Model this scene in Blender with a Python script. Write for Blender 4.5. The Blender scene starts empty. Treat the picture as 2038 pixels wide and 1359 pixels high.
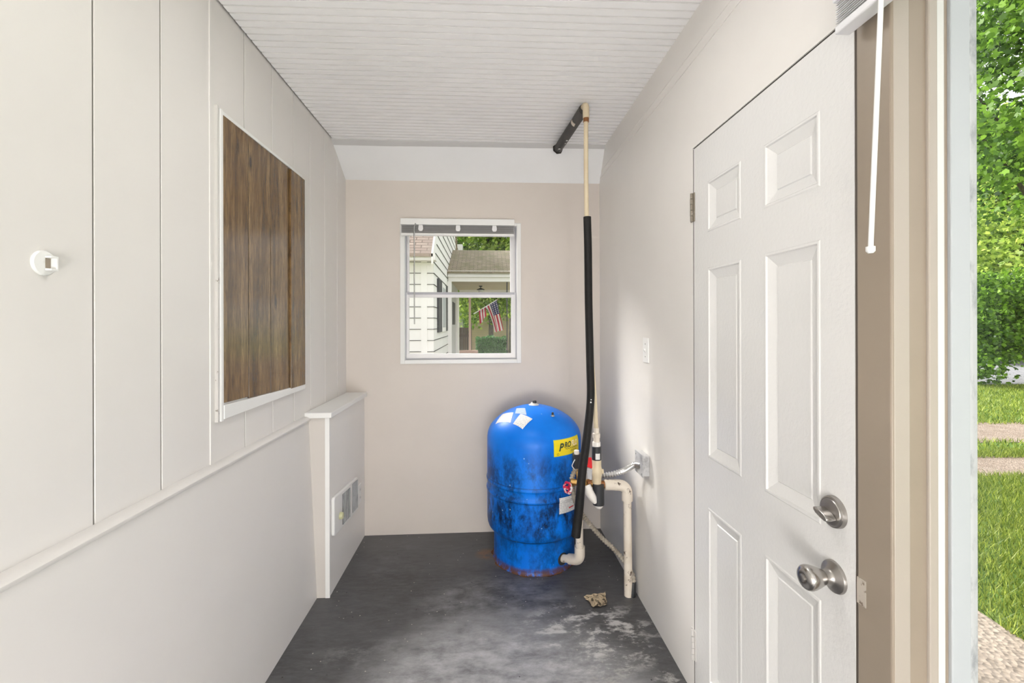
import bpy, bmesh, math, random
from mathutils import Vector, Matrix
import numpy as np
random.seed(7)
S = bpy.context.scene
COL = S.collection
PI = math.pi
H = 1.372                      # camera height above the floor
GZ = -0.25                     # outside ground level

# ------------------------------------------------------------------ materials
def srgb(r, g, b):
    f = lambda c: (c/255/12.92) if c/255 <= .04045 else ((c/255+.055)/1.055)**2.4
    return (f(r), f(g), f(b), 1)

class NT:
    def __init__(s, name):
        s.m = bpy.data.materials.new(name); s.m.use_nodes = True
        s.t = s.m.node_tree; s.n = s.t.nodes; s.l = s.t.links
        s.b = s.n['Principled BSDF']
        s.tc = None
    def node(s, typ, **kw):
        n = s.n.new(typ)
        for k, v in kw.items():
            if hasattr(n, k) and not k[0].isupper(): setattr(n, k, v)
            else: n.inputs[k.replace('_', ' ')].default_value = v
        return n
    def co(s, scale=(1, 1, 1), kind='Object', rot=(0, 0, 0)):
        if s.tc is None: s.tc = s.n.new('ShaderNodeTexCoord')
        mp = s.n.new('ShaderNodeMapping'); mp.inputs['Scale'].default_value = scale
        mp.inputs['Rotation'].default_value = rot
        s.l.new(s.tc.outputs[kind], mp.inputs['Vector']); return mp.outputs[0]
    def noise(s, scale, detail=4, rough=.55, co=None, dist=0):
        n = s.n.new('ShaderNodeTexNoise'); n.inputs['Scale'].default_value = scale
        n.inputs['Detail'].default_value = detail; n.inputs['Roughness'].default_value = rough
        n.inputs['Distortion'].default_value = dist
        s.l.new(co if co is not None else s.co(), n.inputs['Vector']); return n.outputs['Fac']
    def ramp(s, fac, stops, interp='LINEAR'):
        r = s.n.new('ShaderNodeValToRGB'); s.l.new(fac, r.inputs[0]); e = r.color_ramp.elements
        r.color_ramp.interpolation = interp
        while len(e) < len(stops): e.new(.5)
        for k, (p, c) in zip(e, stops):
            k.position = p; k.color = c if len(c) == 4 else (*c, 1)
        return r.outputs[0]
    def mix(s, fac, a, b, mode='MIX'):
        n = s.n.new('ShaderNodeMix'); n.data_type = 'RGBA'; n.blend_type = mode
        for sock, v in ((n.inputs[0], fac), (n.inputs[6], a), (n.inputs[7], b)):
            if isinstance(v, bpy.types.NodeSocket): s.l.new(v, sock)
            else: sock.default_value = v
        return n.outputs[2]
    def math(s, op, a, b=0.0):
        n = s.n.new('ShaderNodeMath'); n.operation = op
        for sock, v in zip(n.inputs, (a, b)):
            if isinstance(v, bpy.types.NodeSocket): s.l.new(v, sock)
            else: sock.default_value = v
        return n.outputs[0]
    def base(s, v):
        if isinstance(v, bpy.types.NodeSocket): s.l.new(v, s.b.inputs['Base Color'])
        else: s.b.inputs['Base Color'].default_value = v
    def rough(s, v):
        if isinstance(v, bpy.types.NodeSocket): s.l.new(v, s.b.inputs['Roughness'])
        else: s.b.inputs['Roughness'].default_value = v
    def bump(s, h, strength=.2, dist=.01):
        n = s.n.new('ShaderNodeBump'); n.inputs['Strength'].default_value = strength
        n.inputs['Distance'].default_value = dist
        s.l.new(h, n.inputs['Height']); s.l.new(n.outputs[0], s.b.inputs['Normal'])

W1 = (1, 1, 1, 1); K0 = (0, 0, 0, 1)

def paint(name, col, rough=.5, bump=.15, scale=60, var=.03, spec=.5):
    t = NT(name)
    n = t.noise(2.2, 5)
    d = tuple(c*(1-var) for c in col[:3])+(1,); u = tuple(min(1, c*(1+var)) for c in col[:3])+(1,)
    t.base(t.ramp(n, [(.35, d), (.65, u)])); t.rough(rough)
    t.b.inputs['Specular IOR Level'].default_value = spec
    t.bump(t.noise(scale, 3), bump, .002); return t.m

def plain(name, col, rough=.5, metal=0, coat=0):
    t = NT(name); t.base(col); t.rough(rough); t.b.inputs['Metallic'].default_value = metal
    t.b.inputs['Coat Weight'].default_value = coat
    return t.m

def worn_paint(name, col, wear, lo=.62, hi=.68, rough=.5, scale=9, co=(1, 1, 1)):
    t = NT(name); n = t.noise(scale, 8, .7, t.co(co))
    t.base(t.mix(t.ramp(n, [(lo, K0), (hi, W1)]), col, wear)); t.rough(rough)
    t.bump(t.noise(90, 3), .12, .002); return t.m

M = {}
M['wall'] = paint('wall_paint', (.775, .750, .72, 1), .42, .22, 38, .02)
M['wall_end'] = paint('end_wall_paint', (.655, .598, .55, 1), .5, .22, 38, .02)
M['wall_left'] = paint('left_wall_paint', (.735, .712, .69, 1), .45, .12, 40, .015)
M['ceil'] = paint('ceiling_paint', (.91, .91, .91, 1), .45, .06, 50, .02)
M['slope'] = paint('slope_paint', (.85, .855, .86, 1), .5, .1, 40, .02)
M['ceil_trim'] = paint('ceiling_trim_shade', (.58, .575, .57, 1), .5, .1, 40, .02)  # grey puts the shadow on the ceiling batten into its colour
M['door'] = paint('door_paint', (.73, .725, .715, 1), .27, .5, 85, .01)
M['white'] = paint('white_paint', (.82, .82, .81, 1), .4, .06, 60, .02)
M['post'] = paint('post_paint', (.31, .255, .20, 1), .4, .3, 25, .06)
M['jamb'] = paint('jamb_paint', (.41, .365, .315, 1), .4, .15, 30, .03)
M['wall_front'] = paint('ledge_front_shaded', (.60, .565, .53, 1), .5, .12, 40, .015)  # ledge paint darkened to hold the front face in shade
M['ledge'] = paint('ledge_side_lit', (.82, .80, .775, 1), .45, .12, 40, .015)  # ledge paint lightened, standing for light on its side face
M['ceil_groove'] = paint('ceiling_groove_shade', (.62, .615, .60, 1), .6)  # thin shadows between ceiling boards, painted as grey groove faces
M['grille'] = worn_paint('grille_mesh', (.10, .10, .11, 1), (.34, .34, .36, 1), .45, .65, .5, 9, (1, 1, .6))
M['strike'] = worn_paint('chipped_paint', (.48, .43, .37, 1), (.20, .15, .11, 1), .55, .6, .5, 60)
M['groove'] = paint('groove_shade', (.44, .42, .40, 1), .6)
M['strip'] = paint('weather_strip', (.66, .66, .64, 1), .5, .1, 60, .02)
M['alu'] = worn_paint('frame_aluminium', (.45, .475, .495, 1), (.40, .42, .44, 1), .66, .74, .45, 6, (2, 2, .5))
M['alu_grey'] = worn_paint('frame_aluminium_worn', (.52, .53, .54, 1), (.28, .29, .31, 1), .5, .66, .5, 12, (2, 2, .8))
M['vinyl'] = plain('window_vinyl', (.80, .79, .80, 1), .35)
M['vinyl_grey'] = plain('window_track_grey', (.42, .42, .46, 1), .4)
M['dark'] = plain('dark_gap', (.035, .03, .026, 1), .8)
M['gap'] = plain('brown_gap', (.09, .072, .058, 1), .8)
M['black'] = plain('black_plastic', (.012, .012, .013, 1), .4)
M['bolt'] = plain('zinc', (.45, .45, .45, 1), .35, 1)
M['nickel'] = plain('satin_nickel', (.50, .48, .46, 1), .24, 1)
M['nickel_dark'] = plain('brushed_nickel', (.40, .38, .36, 1), .33, 1)
M['hinge'] = worn_paint('hinge_tarnished', (.22, .19, .15, 1), (.42, .38, .33, 1), .55, .62, .45, 30)
M['hinge_p'] = worn_paint('hinge_painted', (.62, .60, .58, 1), (.18, .15, .12, 1), .62, .66, .45, 30)
M['ivory'] = plain('ivory_plastic', (.55, .55, .33, 1), .35)
M['brass'] = plain('brass', (.55, .34, .12, 1), .32, 1)
M['copper'] = plain('copper_brown', (.30, .13, .05, 1), .4, .7)
M['red'] = plain('red_vinyl', (.72, .012, .02, 1), .35)
M['red_white'] = worn_paint('red_wheel', (.60, .01, .06, 1), (.85, .8, .8, 1), .52, .56, .4, 40)
M['galv'] = worn_paint('galvanised', (.50, .50, .51, 1), (.28, .28, .29, 1), .5, .65, .38, 20)
M['armour'] = plain('armour_steel', (.58, .58, .58, 1), .33, 1)
M['armour_tan'] = worn_paint('armour_dirty', (.40, .36, .30, 1), (.26, .225, .18, 1), .45, .62, .5, 14)
M['grey_wall'] = plain('slat_grey', (.60, .59, .59, 1), .35)
M['slat'] = plain('slat_white', (.72, .72, .74, 1), .35)

def mk_pvc(name, col, dirt=.585):
    t = NT(name)
    n = t.noise(26, 8, .7); n2 = t.noise(7, 4)
    c = t.mix(t.ramp(n, [(dirt, K0), (dirt+.06, W1)]), col, (.07, .04, .025, 1))
    c = t.mix(t.ramp(n2, [(.5, K0), (.75, (.5, .5, .5, 1))]), c, (.45, .34, .22, 1))
    t.base(c); t.rough(.42); t.bump(n, .15, .003); return t.m
M['pvc'] = mk_pvc('dirty_pvc', (.74, .67, .58, 1))
M['cream'] = mk_pvc('cream_pipe', (.66, .56, .39, 1), .72)
M['pvc_clean'] = mk_pvc('white_pvc', (.82, .79, .75, 1), .70)

def mk_foam():
    t = NT('black_foam'); n = t.noise(9, 6, .7); f = t.noise(300, 2)
    c = t.mix(t.ramp(n, [(.5, K0), (.8, W1)]), (.0055, .005, .005, 1), (.016, .0145, .014, 1))
    t.base(c); t.rough(.6); t.b.inputs['Specular IOR Level'].default_value = .35; t.bump(f, .35, .002); return t.m
M['foam'] = mk_foam()
def mk_foam_grey():
    t = NT('dusty_foam'); n = t.noise(5, 6, .6, t.co((6, 1, 1)))
    t.base(t.ramp(n, [(.35, (.018, .017, .017)), (.7, (.065, .06, .055))])); t.rough(.5)
    t.bump(t.noise(200, 2), .3, .002); return t.m
M['foam_grey'] = mk_foam_grey()
M['rubber'] = plain('black_rubber', (.022, .024, .028, 1), .42)

def mk_floor():
    t = NT('grey_painted_floor')
    co = t.co((.55, 1.6, 1)); big = t.noise(1.5, 6, .6, co); fine = t.noise(26, 10, .75, t.co((.5, 1.6, 1)))
    c = t.mix(t.ramp(big, [(.33, K0), (.72, W1)]), (.046, .0455, .046, 1), (.105, .105, .109, 1))
    c = t.mix(t.ramp(fine, [(.42, K0), (.75, (.7, .7, .7, 1))]), c, (.16, .16, .166, 1))
    # pale dusty scuffs, with window sheen painted into the centre ones
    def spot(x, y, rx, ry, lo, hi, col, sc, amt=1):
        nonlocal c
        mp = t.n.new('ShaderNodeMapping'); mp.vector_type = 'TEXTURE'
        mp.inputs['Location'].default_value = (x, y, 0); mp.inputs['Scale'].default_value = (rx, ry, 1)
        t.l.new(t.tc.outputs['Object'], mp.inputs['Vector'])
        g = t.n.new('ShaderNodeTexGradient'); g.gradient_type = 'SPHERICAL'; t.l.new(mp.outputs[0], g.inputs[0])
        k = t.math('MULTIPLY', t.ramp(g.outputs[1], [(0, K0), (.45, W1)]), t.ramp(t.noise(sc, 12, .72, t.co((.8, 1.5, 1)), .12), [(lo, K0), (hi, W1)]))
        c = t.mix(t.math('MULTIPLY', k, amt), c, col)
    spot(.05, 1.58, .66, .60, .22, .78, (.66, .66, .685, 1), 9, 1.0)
    spot(.05, 2.15, .45, .30, .42, .72, (.32, .32, .335, 1), 8, .8)
    spot(.46, 1.93, .36, .26, .52, .60, (.62, .61, .60, 1), 9, .85)
    spot(.60, 1.75, .3, .3, .53, .62, (.42, .41, .40, 1), 11, .9)
    spot(-.45, 1.85, .3, .16, .50, .70, (.26, .26, .265, 1), 8, .9)
    spot(-.56, 2.62, .2, .3, .48, .72, (.16, .16, .17, 1), 7, .8)
    spot(.01, 2.64, .085, .075, .36, .56, (.22, .12, .06, 1), 22, .8)
    v = t.n.new('ShaderNodeTexVoronoi'); v.inputs['Scale'].default_value = 21; t.l.new(t.co(), v.inputs['Vector'])
    c = t.mix(t.ramp(v.outputs['Distance'], [(.045, W1), (.07, K0)]), c, (.50, .47, .42, 1))
    w = t.n.new('ShaderNodeTexVoronoi'); w.inputs['Scale'].default_value = 13; t.l.new(t.co(rot=(0, 0, .6)), w.inputs['Vector'])
    c = t.mix(t.ramp(w.outputs['Distance'], [(.03, W1), (.05, K0)]), c, (.006, .006, .006, 1))
    t.base(c); t.rough(t.ramp(fine, [(.3, (.36, .36, .36)), (.7, (.55, .55, .55))]))
    t.bump(fine, .15, .004); return t.m
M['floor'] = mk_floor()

def mk_tank():
    t = NT('tank_blue')
    n = t.noise(7, 9, .72, t.co((1.2, 1.2, .7))); n2 = t.noise(22, 8, .78, t.co((1.4, 1.4, .75)))
    sp = t.n.new('ShaderNodeSeparateXYZ'); t.l.new(t.tc.outputs['Object'], sp.inputs[0]); z = sp.outputs[2]
    body = t.ramp(z, [(.0, (.55, .55, .55)), (.16, (.62, .62, .62)), (.30, W1), (.46, (.8, .8, .8)), (.60, (.72, .72, .72)), (.68, (.1, .1, .1)), (.75, K0)])
    c = t.mix(t.ramp(t.noise(4, 4), [(.3, K0), (.7, W1)]), (0, .15, .70, 1), (0, .21, .86, 1))
    g = t.math('MULTIPLY', body, t.ramp(n, [(.40, K0), (.56, W1)]))
    g = t.math('MULTIPLY', g, t.ramp(n2, [(.34, (.15, .15, .15)), (.54, W1)]))
    c = t.mix(g, c, (.003, .013, .045, 1))
    ln = t.ramp(z, [(0, K0), (.174, K0), (.178, W1), (.184, W1), (.190, K0), (.398, K0), (.402, (.9, .9, .9)), (.406, K0), (.480, K0), (.484, (.75, .75, .75)), (.488, K0)])
    c = t.mix(t.math('MULTIPLY', ln, t.ramp(n2, [(.30, (.2, .2, .2)), (.5, W1)])), c, (.004, .015, .05, 1))
    r = t.math('MULTIPLY', t.ramp(z, [(0, W1), (.022, (.8, .8, .8)), (.04, K0)]), t.ramp(n2, [(.35, K0), (.5, W1)]))
    c = t.mix(r, c, (.11, .045, .02, 1))
    sc = t.n.new('ShaderNodeTexVoronoi'); sc.inputs['Scale'].default_value = 16; t.l.new(t.co(), sc.inputs['Vector'])
    c = t.mix(t.ramp(sc.outputs['Distance'], [(.04, (.7, .7, .7)), (.07, K0)]), c, (.35, .60, .85, 1))
    t.base(c); t.rough(.38); t.b.inputs['Specular IOR Level'].default_value = .28
    t.bump(n2, .08, .003); return t.m
M['tank'] = mk_tank()
M['yellow'] = plain('label_yellow', (.86, .68, .012, 1), .4)
M['lab_dark'] = plain('label_ink', (.02, .05, .03, 1), .5)
M['lab_pale'] = plain('label_pale_letters', (.93, .82, .66, 1), .5)
M['lab_border'] = plain('label_border', (.55, .62, .03, 1), .5)
M['rust'] = worn_paint('rust', (.12, .045, .015, 1), (.25, .12, .05, 1), .45, .6, .8, 40)
def mk_paper(name, col):
    t = NT(name)
    w = t.n.new('ShaderNodeTexWave'); w.bands_direction = 'Y'; w.inputs['Scale'].default_value = 3.2; w.inputs['Distortion'].default_value = 0
    t.l.new(t.co(kind='UV'), w.inputs['Vector'])
    br = t.noise(16, 2, .5, t.co((1, .4, 1), 'UV'))
    k = t.math('MULTIPLY', t.ramp(w.outputs['Fac'], [(.72, K0), (.82, W1)]), t.ramp(br, [(.42, K0), (.48, W1)]))
    t.base(t.mix(t.math('MULTIPLY', k, .75), col, (.30, .30, .32, 1))); t.rough(.3); return t.m
M['paper'] = mk_paper('paper_label', (.83, .82, .81, 1))
M['paper_blue'] = mk_paper('torn_label', (.50, .62, .78, 1))

def mk_wood():
    t = NT('brown_plank')
    oi = t.n.new('ShaderNodeObjectInfo')
    co = t.co((1, 9, .8)); add = t.n.new('ShaderNodeVectorMath'); add.operation = 'ADD'
    sc = t.n.new('ShaderNodeVectorMath'); sc.operation = 'SCALE'; sc.inputs[3].default_value = 40
    cmb = t.n.new('ShaderNodeCombineXYZ')
    for i in (1, 2): t.l.new(oi.outputs['Random'], cmb.inputs[i])
    t.l.new(cmb.outputs[0], sc.inputs[0]); t.l.new(sc.outputs[0], add.inputs[1]); t.l.new(co, add.inputs[0])
    n = t.noise(2.6, 8, .62, add.outputs[0], .5)
    n2 = t.noise(18, 6, .7, add.outputs[0])
    c = t.ramp(n, [(.28, (.055, .028, .009)), (.46, (.165, .092, .032)), (.58, (.255, .155, .062)), (.75, (.33, .215, .098))])
    c = t.mix(t.ramp(n2, [(.40, (.65, .65, .65, 1)), (.55, K0)]), c, (.045, .026, .015, 1))
    kn = t.n.new('ShaderNodeTexVoronoi'); kn.inputs['Scale'].default_value = 1.0
    ad2 = t.n.new('ShaderNodeVectorMath'); ad2.operation = 'ADD'; t.l.new(t.co((1, 10, 3.6)), ad2.inputs[0]); t.l.new(sc.outputs[0], ad2.inputs[1])
    t.l.new(ad2.outputs[0], kn.inputs['Vector'])
    c = t.mix(t.ramp(kn.outputs['Distance'], [(.05, W1), (.16, K0)]), c, (.022, .012, .007, 1))
    t.base(c); t.rough(.26); t.b.inputs['Specular IOR Level'].default_value = .62; t.bump(n2, .05, .002); return t.m
M['wood'] = mk_wood()
M['debris'] = worn_paint('debris_tan', (.50, .40, .27, 1), (.06, .045, .03, 1), .52, .58, .8, 45)

def mk_glass():
    t = NT('window_glass'); t.n.remove(t.b)
    out = t.n['Material Output']
    tr = t.n.new('ShaderNodeBsdfTransparent'); tr.inputs[0].default_value = (.99, .99, .99, 1)
    gl = t.n.new('ShaderNodeBsdfGlossy'); gl.inputs['Roughness'].default_value = .01
    fr = t.n.new('ShaderNodeFresnel'); fr.inputs[0].default_value = 1.42
    mx = t.n.new('ShaderNodeMixShader')
    ge = t.n.new('ShaderNodeNewGeometry')      # reflect on the entering face only
    k = t.math('MULTIPLY', fr.outputs[0], t.math('SUBTRACT', 1.0, ge.outputs['Backfacing']))
    t.l.new(k, mx.inputs[0]); t.l.new(tr.outputs[0], mx.inputs[1]); t.l.new(gl.outputs[0], mx.inputs[2])
    t.l.new(mx.outputs[0], out.inputs[0]); return t.m
M['glass'] = mk_glass()

# outdoors
def mk_shingle(name, a, b, moss=None):
    t = NT(name)
    br = t.n.new('ShaderNodeTexBrick'); br.inputs['Scale'].default_value = 1
    br.inputs['Brick Width'].default_value = .20; br.inputs['Row Height'].default_value = .075
    br.inputs['Mortar Size'].default_value = .008; br.inputs['Color1'].default_value = a; br.inputs['Color2'].default_value = b
    br.inputs['Mortar'].default_value = tuple(x*.35 for x in a[:3])+(1,)
    t.l.new(t.co(kind='UV'), br.inputs['Vector'])
    c = t.mix(t.ramp(t.noise(5, 6), [(.35, K0), (.7, W1)]), br.outputs[0], moss or tuple(x*.7 for x in b[:3])+(1,))
    t.base(c); t.rough(.9); return t.m
M['shingle'] = mk_shingle('shingle_pink_brown', (.44, .33, .28, 1), (.56, .45, .38, 1))
M['shingle_moss'] = mk_shingle('shingle_mossy', (.27, .22, .16, 1), (.36, .30, .22, 1), (.17, .16, .08, 1))
M['siding'] = paint('white_siding', (.92, .90, .885, 1), .55, .05, 20, .02)
M['siding_gap'] = plain('siding_shadow_line', (.10, .095, .09, 1), .9)
M['tan_siding'] = paint('tan_siding', (.62, .47, .31, 1), .7, .05, 20, .04)
M['porch_wall'] = paint('porch_wall_grey', (.56, .55, .55, 1), .6, .05, 20, .03)
M['porch_ceil'] = paint('porch_ceiling_tan', (.52, .42, .30, 1), .6, .05, 20, .05)
M['pink'] = plain('pinkish_wood', (.70, .50, .42, 1), .6)
M['shutter'] = plain('shutter_black', (.035, .037, .045, 1), .6)
M['brown'] = paint('brown_fence', (.075, .045, .035, 1), .8, .1, 30, .2)
def mk_bark():
    t = NT('bark'); n = t.noise(9, 8, .7, t.co((3, 3, .6)))
    t.base(t.ramp(n, [(.35, (.045, .036, .027)), (.65, (.15, .125, .095))])); t.rough(.9); t.bump(n, .6, .03); return t.m
M['bark'] = mk_bark()
def mk_leaf(name, c1, c2, tr):
    t = NT(name); g = t.n.new('ShaderNodeNewGeometry')
    mid = tuple((a*.6+b*.4) for a, b in zip(c1, c2))
    c = t.ramp(g.outputs['Random Per Island'], [(0, tuple(x*.6 for x in c1)), (.4, mid), (.85, c2), (1, tuple(min(1, x*1.6) for x in c2))])
    t.base(c); t.rough(.45)
    out = t.n['Material Output']; tl = t.n.new('ShaderNodeBsdfTranslucent'); t.l.new(c, tl.inputs[0])
    mx = t.n.new('ShaderNodeMixShader'); mx.inputs[0].default_value = tr
    t.l.new(t.b.outputs[0], mx.inputs[1]); t.l.new(tl.outputs[0], mx.inputs[2]); t.l.new(mx.outputs[0], out.inputs[0]); return t.m
M['leaf'] = mk_leaf('leaf_green', (.04, .13, .015), (.25, .44, .045), .45)
M['leaf_dark'] = mk_leaf('leaf_deep_green', (.03, .10, .016), (.11, .27, .035), .4)
M['leaf_pale'] = mk_leaf('leaf_yellow_green', (.20, .36, .05), (.55, .68, .14), .55)
M['leaf_hedge'] = mk_leaf('leaf_hedge', (.02, .085, .02), (.09, .27, .05), .3)
M['blade'] = mk_leaf('grass_blade', (.12, .23, .02), (.40, .46, .08), .35)
def mk_lawn():
    t = NT('lawn_ground'); n = t.noise(2.5, 8, .7)
    t.base(t.ramp(n, [(.35, (.09, .19, .028)), (.55, (.17, .30, .05)), (.75, (.28, .34, .09))])); t.rough(.95)
    t.bump(t.noise(60, 4), .8, .03); return t.m
M['lawn'] = mk_lawn()
def mk_gravel(name, a, b, sc=70):
    t = NT(name); v = t.n.new('ShaderNodeTexVoronoi'); v.inputs['Scale'].default_value = sc; t.l.new(t.co(), v.inputs['Vector'])
    n = t.noise(5, 6); c = t.mix(t.ramp(n, [(.3, K0), (.7, W1)]), a, b)
    t.base(t.mix(t.ramp(v.outputs['Color'], [(.2, K0), (.9, (.6, .6, .6, 1))]), c, tuple(x*.45 for x in a[:3])+(1,)))
    t.rough(.95); t.bump(v.outputs['Distance'], .8, .02); return t.m
M['gravel'] = mk_gravel('gravel_tan', (.38, .29, .22, 1), (.52, .42, .34, 1))
M['gravel_near'] = mk_gravel('gravel_coarse', (.40, .33, .26, 1), (.54, .45, .37, 1), 42)
M['asphalt'] = mk_gravel('road_grey', (.30, .30, .32, 1), (.38, .38, .40, 1), 30)
M['flag_red'] = plain('flag_red', (.55, .02, .06, 1), .8)
M['flag_white'] = plain('flag_white', (.85, .82, .82, 1), .8)
M['flag_blue'] = plain('flag_blue', (.025, .035, .16, 1), .8)
def mk_emit(name, LAMP):
    t = NT(name); t.b.inputs['Emission Color'].default_value = (1, .985, .96, 1); t.b.inputs['Emission Strength'].default_value = LAMP
    t.base((.9, .9, .9, 1)); return t.m
M['fill_light'] = mk_emit('fill_disc_glow', 24.0)  # emission of the added ceiling disc
M['lantern'] = mk_emit('fill_globe_glow', 32.0)  # emission of the added fill globes, out of view
M['fill_dim'] = mk_emit('fill_globe_glow_dim', 24.0)

# ------------------------------------------------------------------ mesh helpers
class MB:
    def __init__(s): s.v = []; s.f = []; s.mi = []; s.uv = {}
    def quad(s, *p, mi=0, uv=None):
        i = len(s.v); s.v += [tuple(q) for q in p]; s.f.append(tuple(range(i, i+len(p)))); s.mi.append(mi)
        if uv: s.uv[len(s.f)-1] = uv
        return s
    def box(s, x0, x1, y0, y1, z0, z1, mi=0):
        i = len(s.v)
        s.v += [(x, y, z) for z in (z0, z1) for y in (y0, y1) for x in (x0, x1)]
        for f in ((0, 2, 3, 1), (4, 5, 7, 6), (0, 1, 5, 4), (2, 6, 7, 3), (0, 4, 6, 2), (1, 3, 7, 5)):
            s.f.append(tuple(i+k for k in f)); s.mi.append(mi)
        return s
    def hexa(s, p, mi=0):           # 8 corners ordered like box
        i = len(s.v); s.v += [tuple(q) for q in p]
        for f in ((0, 2, 3, 1), (4, 5, 7, 6), (0, 1, 5, 4), (2, 6, 7, 3), (0, 4, 6, 2), (1, 3, 7, 5)):
            s.f.append(tuple(i+k for k in f)); s.mi.append(mi)
        return s
    def prism(s, poly, axis, a, b, mi=0):       # poly in the two other axes
        n = len(poly); i = len(s.v)
        def pt(u, v, w): return {'x': (w, u, v), 'y': (u, w, v), 'z': (u, v, w)}[axis]
        s.v += [pt(u, v, a) for u, v in poly]+[pt(u, v, b) for u, v in poly]
        s.f.append(tuple(i+k for k in range(n))); s.f.append(tuple(i+n+k for k in reversed(range(n)))); s.mi += [mi, mi]
        for k in range(n):
            j = (k+1) % n; s.f.append((i+k, i+n+k, i+n+j, i+j)); s.mi.append(mi)
        return s
    def tube(s, pts, r, seg=16, caps=True, mi=0):
        pts = [Vector(p) for p in pts]; n = len(pts); rs = r if isinstance(r, (list, tuple)) else [r]*n
        T = [(pts[min(k+1, n-1)]-pts[max(k-1, 0)]).normalized() for k in range(n)]
        up = Vector((0, 0, 1)) if abs(T[0].z) < .9 else Vector((0, 1, 0))
        N = T[0].cross(up).normalized(); i = len(s.v)
        for k in range(n):
            N = (N-T[k]*N.dot(T[k])).normalized(); B = T[k].cross(N)
            for q in range(seg):
                a = 2*PI*q/seg; s.v.append(tuple(pts[k]+(N*math.cos(a)+B*math.sin(a))*rs[k]))
        for k in range(n-1):
            for q in range(seg):
                w = (q+1) % seg; s.f.append((i+k*seg+q, i+k*seg+w, i+(k+1)*seg+w, i+(k+1)*seg+q)); s.mi.append(mi)
        if caps:
            s.f.append(tuple(i+q for q in reversed(range(seg)))); s.f.append(tuple(i+(n-1)*seg+q for q in range(seg))); s.mi += [mi, mi]
        return s
    def lathe(s, prof, c, seg=64, axis='z', mi=0):     # prof: (r, h) from c along axis
        i = len(s.v); n = len(prof); c = Vector(c)
        for r, h in prof:
            for q in range(seg):
                a = 2*PI*q/seg; u, v = r*math.cos(a), r*math.sin(a)
                s.v.append(tuple(c+Vector({'z': (u, v, h), 'y': (u, h, v), 'x': (h, u, v), '-x': (-h, -u, v), '-y': (u, -h, v)}[axis])))
        for k in range(n-1):
            for q in range(seg):
                w = (q+1) % seg; s.f.append((i+k*seg+q, i+k*seg+w, i+(k+1)*seg+w, i+(k+1)*seg+q)); s.mi.append(mi)
        s.f.append(tuple(i+q for q in reversed(range(seg)))); s.f.append(tuple(i+(n-1)*seg+q for q in range(seg))); s.mi += [mi, mi]
        return s
    def obj(s, name, mats, parent=None, smooth=None, bevel=0, origin=None, recalc=True):
        me = bpy.data.meshes.new(name)
        o0 = Vector(origin) if origin is not None else Vector((0, 0, 0))
        me.from_pydata([tuple(Vector(v)-o0) for v in s.v], [], s.f)
        for m in (mats if isinstance(mats, (list, tuple)) else [mats]): me.materials.append(m)
        me.polygons.foreach_set('material_index', s.mi)
        if s.uv:
            ul = me.uv_layers.new(name='UVMap')
            for fi, uvs in s.uv.items():
                p = me.polygons[fi]
                for li, t in zip(p.loop_indices, uvs): ul.data[li].uv = t
        if recalc:
            bm = bmesh.new(); bm.from_mesh(me)
            bmesh.ops.recalc_face_normals(bm, faces=bm.faces); bm.to_mesh(me); bm.free()
        if smooth is not None:
            me.polygons.foreach_set('use_smooth', [True]*len(me.polygons)); me.set_sharp_from_angle(angle=math.radians(smooth))
        me.update()
        o = bpy.data.objects.new(name, me); COL.objects.link(o)
        if parent is not None:
            o.parent = parent; o.location = o0-parent_loc(parent)
        else: o.location = o0
        if bevel:
            b = o.modifiers.new('bevel', 'BEVEL'); b.width = bevel; b.segments = 2; b.limit_method = 'ANGLE'; b.angle_limit = math.radians(40)
        return o
def parent_loc(p):
    v = Vector(p.location)
    while p.parent: p = p.parent; v += Vector(p.location)
    return v
def tag(o, label, cat, group=None, kind=None):
    o['label'] = label; o['category'] = cat
    if group: o['group'] = group
    if kind: o['kind'] = kind
    return o
def thing(name, label, cat, loc=(0, 0, 0), group=None, kind=None):
    o = bpy.data.objects.new(name, None); o.empty_display_size = .05; COL.objects.link(o); o.location = loc
    return tag(o, label, cat, group, kind)
def B(*a): return MB().box(*a)
def spline(P, n=8):
    P = [Vector(p) for p in P]; Q = [P[0]*2-P[1]]+P+[P[-1]*2-P[-2]]; out = []
    for k in range(1, len(Q)-2):
        a, b, c, d = Q[k-1:k+3]
        for j in range(n):
            t = j/n; out.append(.5*((2*b)+(c-a)*t+(2*a-5*b+4*c-d)*t*t+(3*b-a-3*c+d)*t**3))
    return out+[P[-1]]
def frame_mb(axis, c0, c1, u0, u1, v0, v1, w, mi=0):
    """rectangular frame; axis = thickness axis ('y' or 'x'), u horizontal, v vertical"""
    m = MB()
    def bx(a0, a1, b0, b1):
        if axis == 'y': m.box(a0, a1, c0, c1, b0, b1, mi)
        else: m.box(c0, c1, a0, a1, b0, b1, mi)
    wl, wr, wb, wt = w if isinstance(w, tuple) else (w,)*4
    bx(u0, u0+wl, v0, v1); bx(u1-wr, u1, v0, v1); bx(u0+wl, u1-wr, v0, v0+wb); bx(u0+wl, u1-wr, v1-wt, v1)
    return m

# ------------------------------------------------------------------ camera
f_px = 880.0; th = math.atan(53/f_px); roll = .0025
cam = bpy.data.cameras.new('camera'); co = bpy.data.objects.new('camera', cam); COL.objects.link(co)
cam.sensor_width = 36; cam.lens = f_px/2038*36; cam.sensor_fit = 'HORIZONTAL'
cam.shift_y = -(679.5-644)/2038; cam.clip_start = .02; cam.clip_end = 300
co.matrix_world = Matrix.Translation((0, 0, H)) @ Matrix.Rotation(-th, 4, 'Z') @ Matrix.Rotation(PI/2, 4, 'X') @ Matrix.Rotation(-roll, 4, 'Z')
S.camera = co

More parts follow.
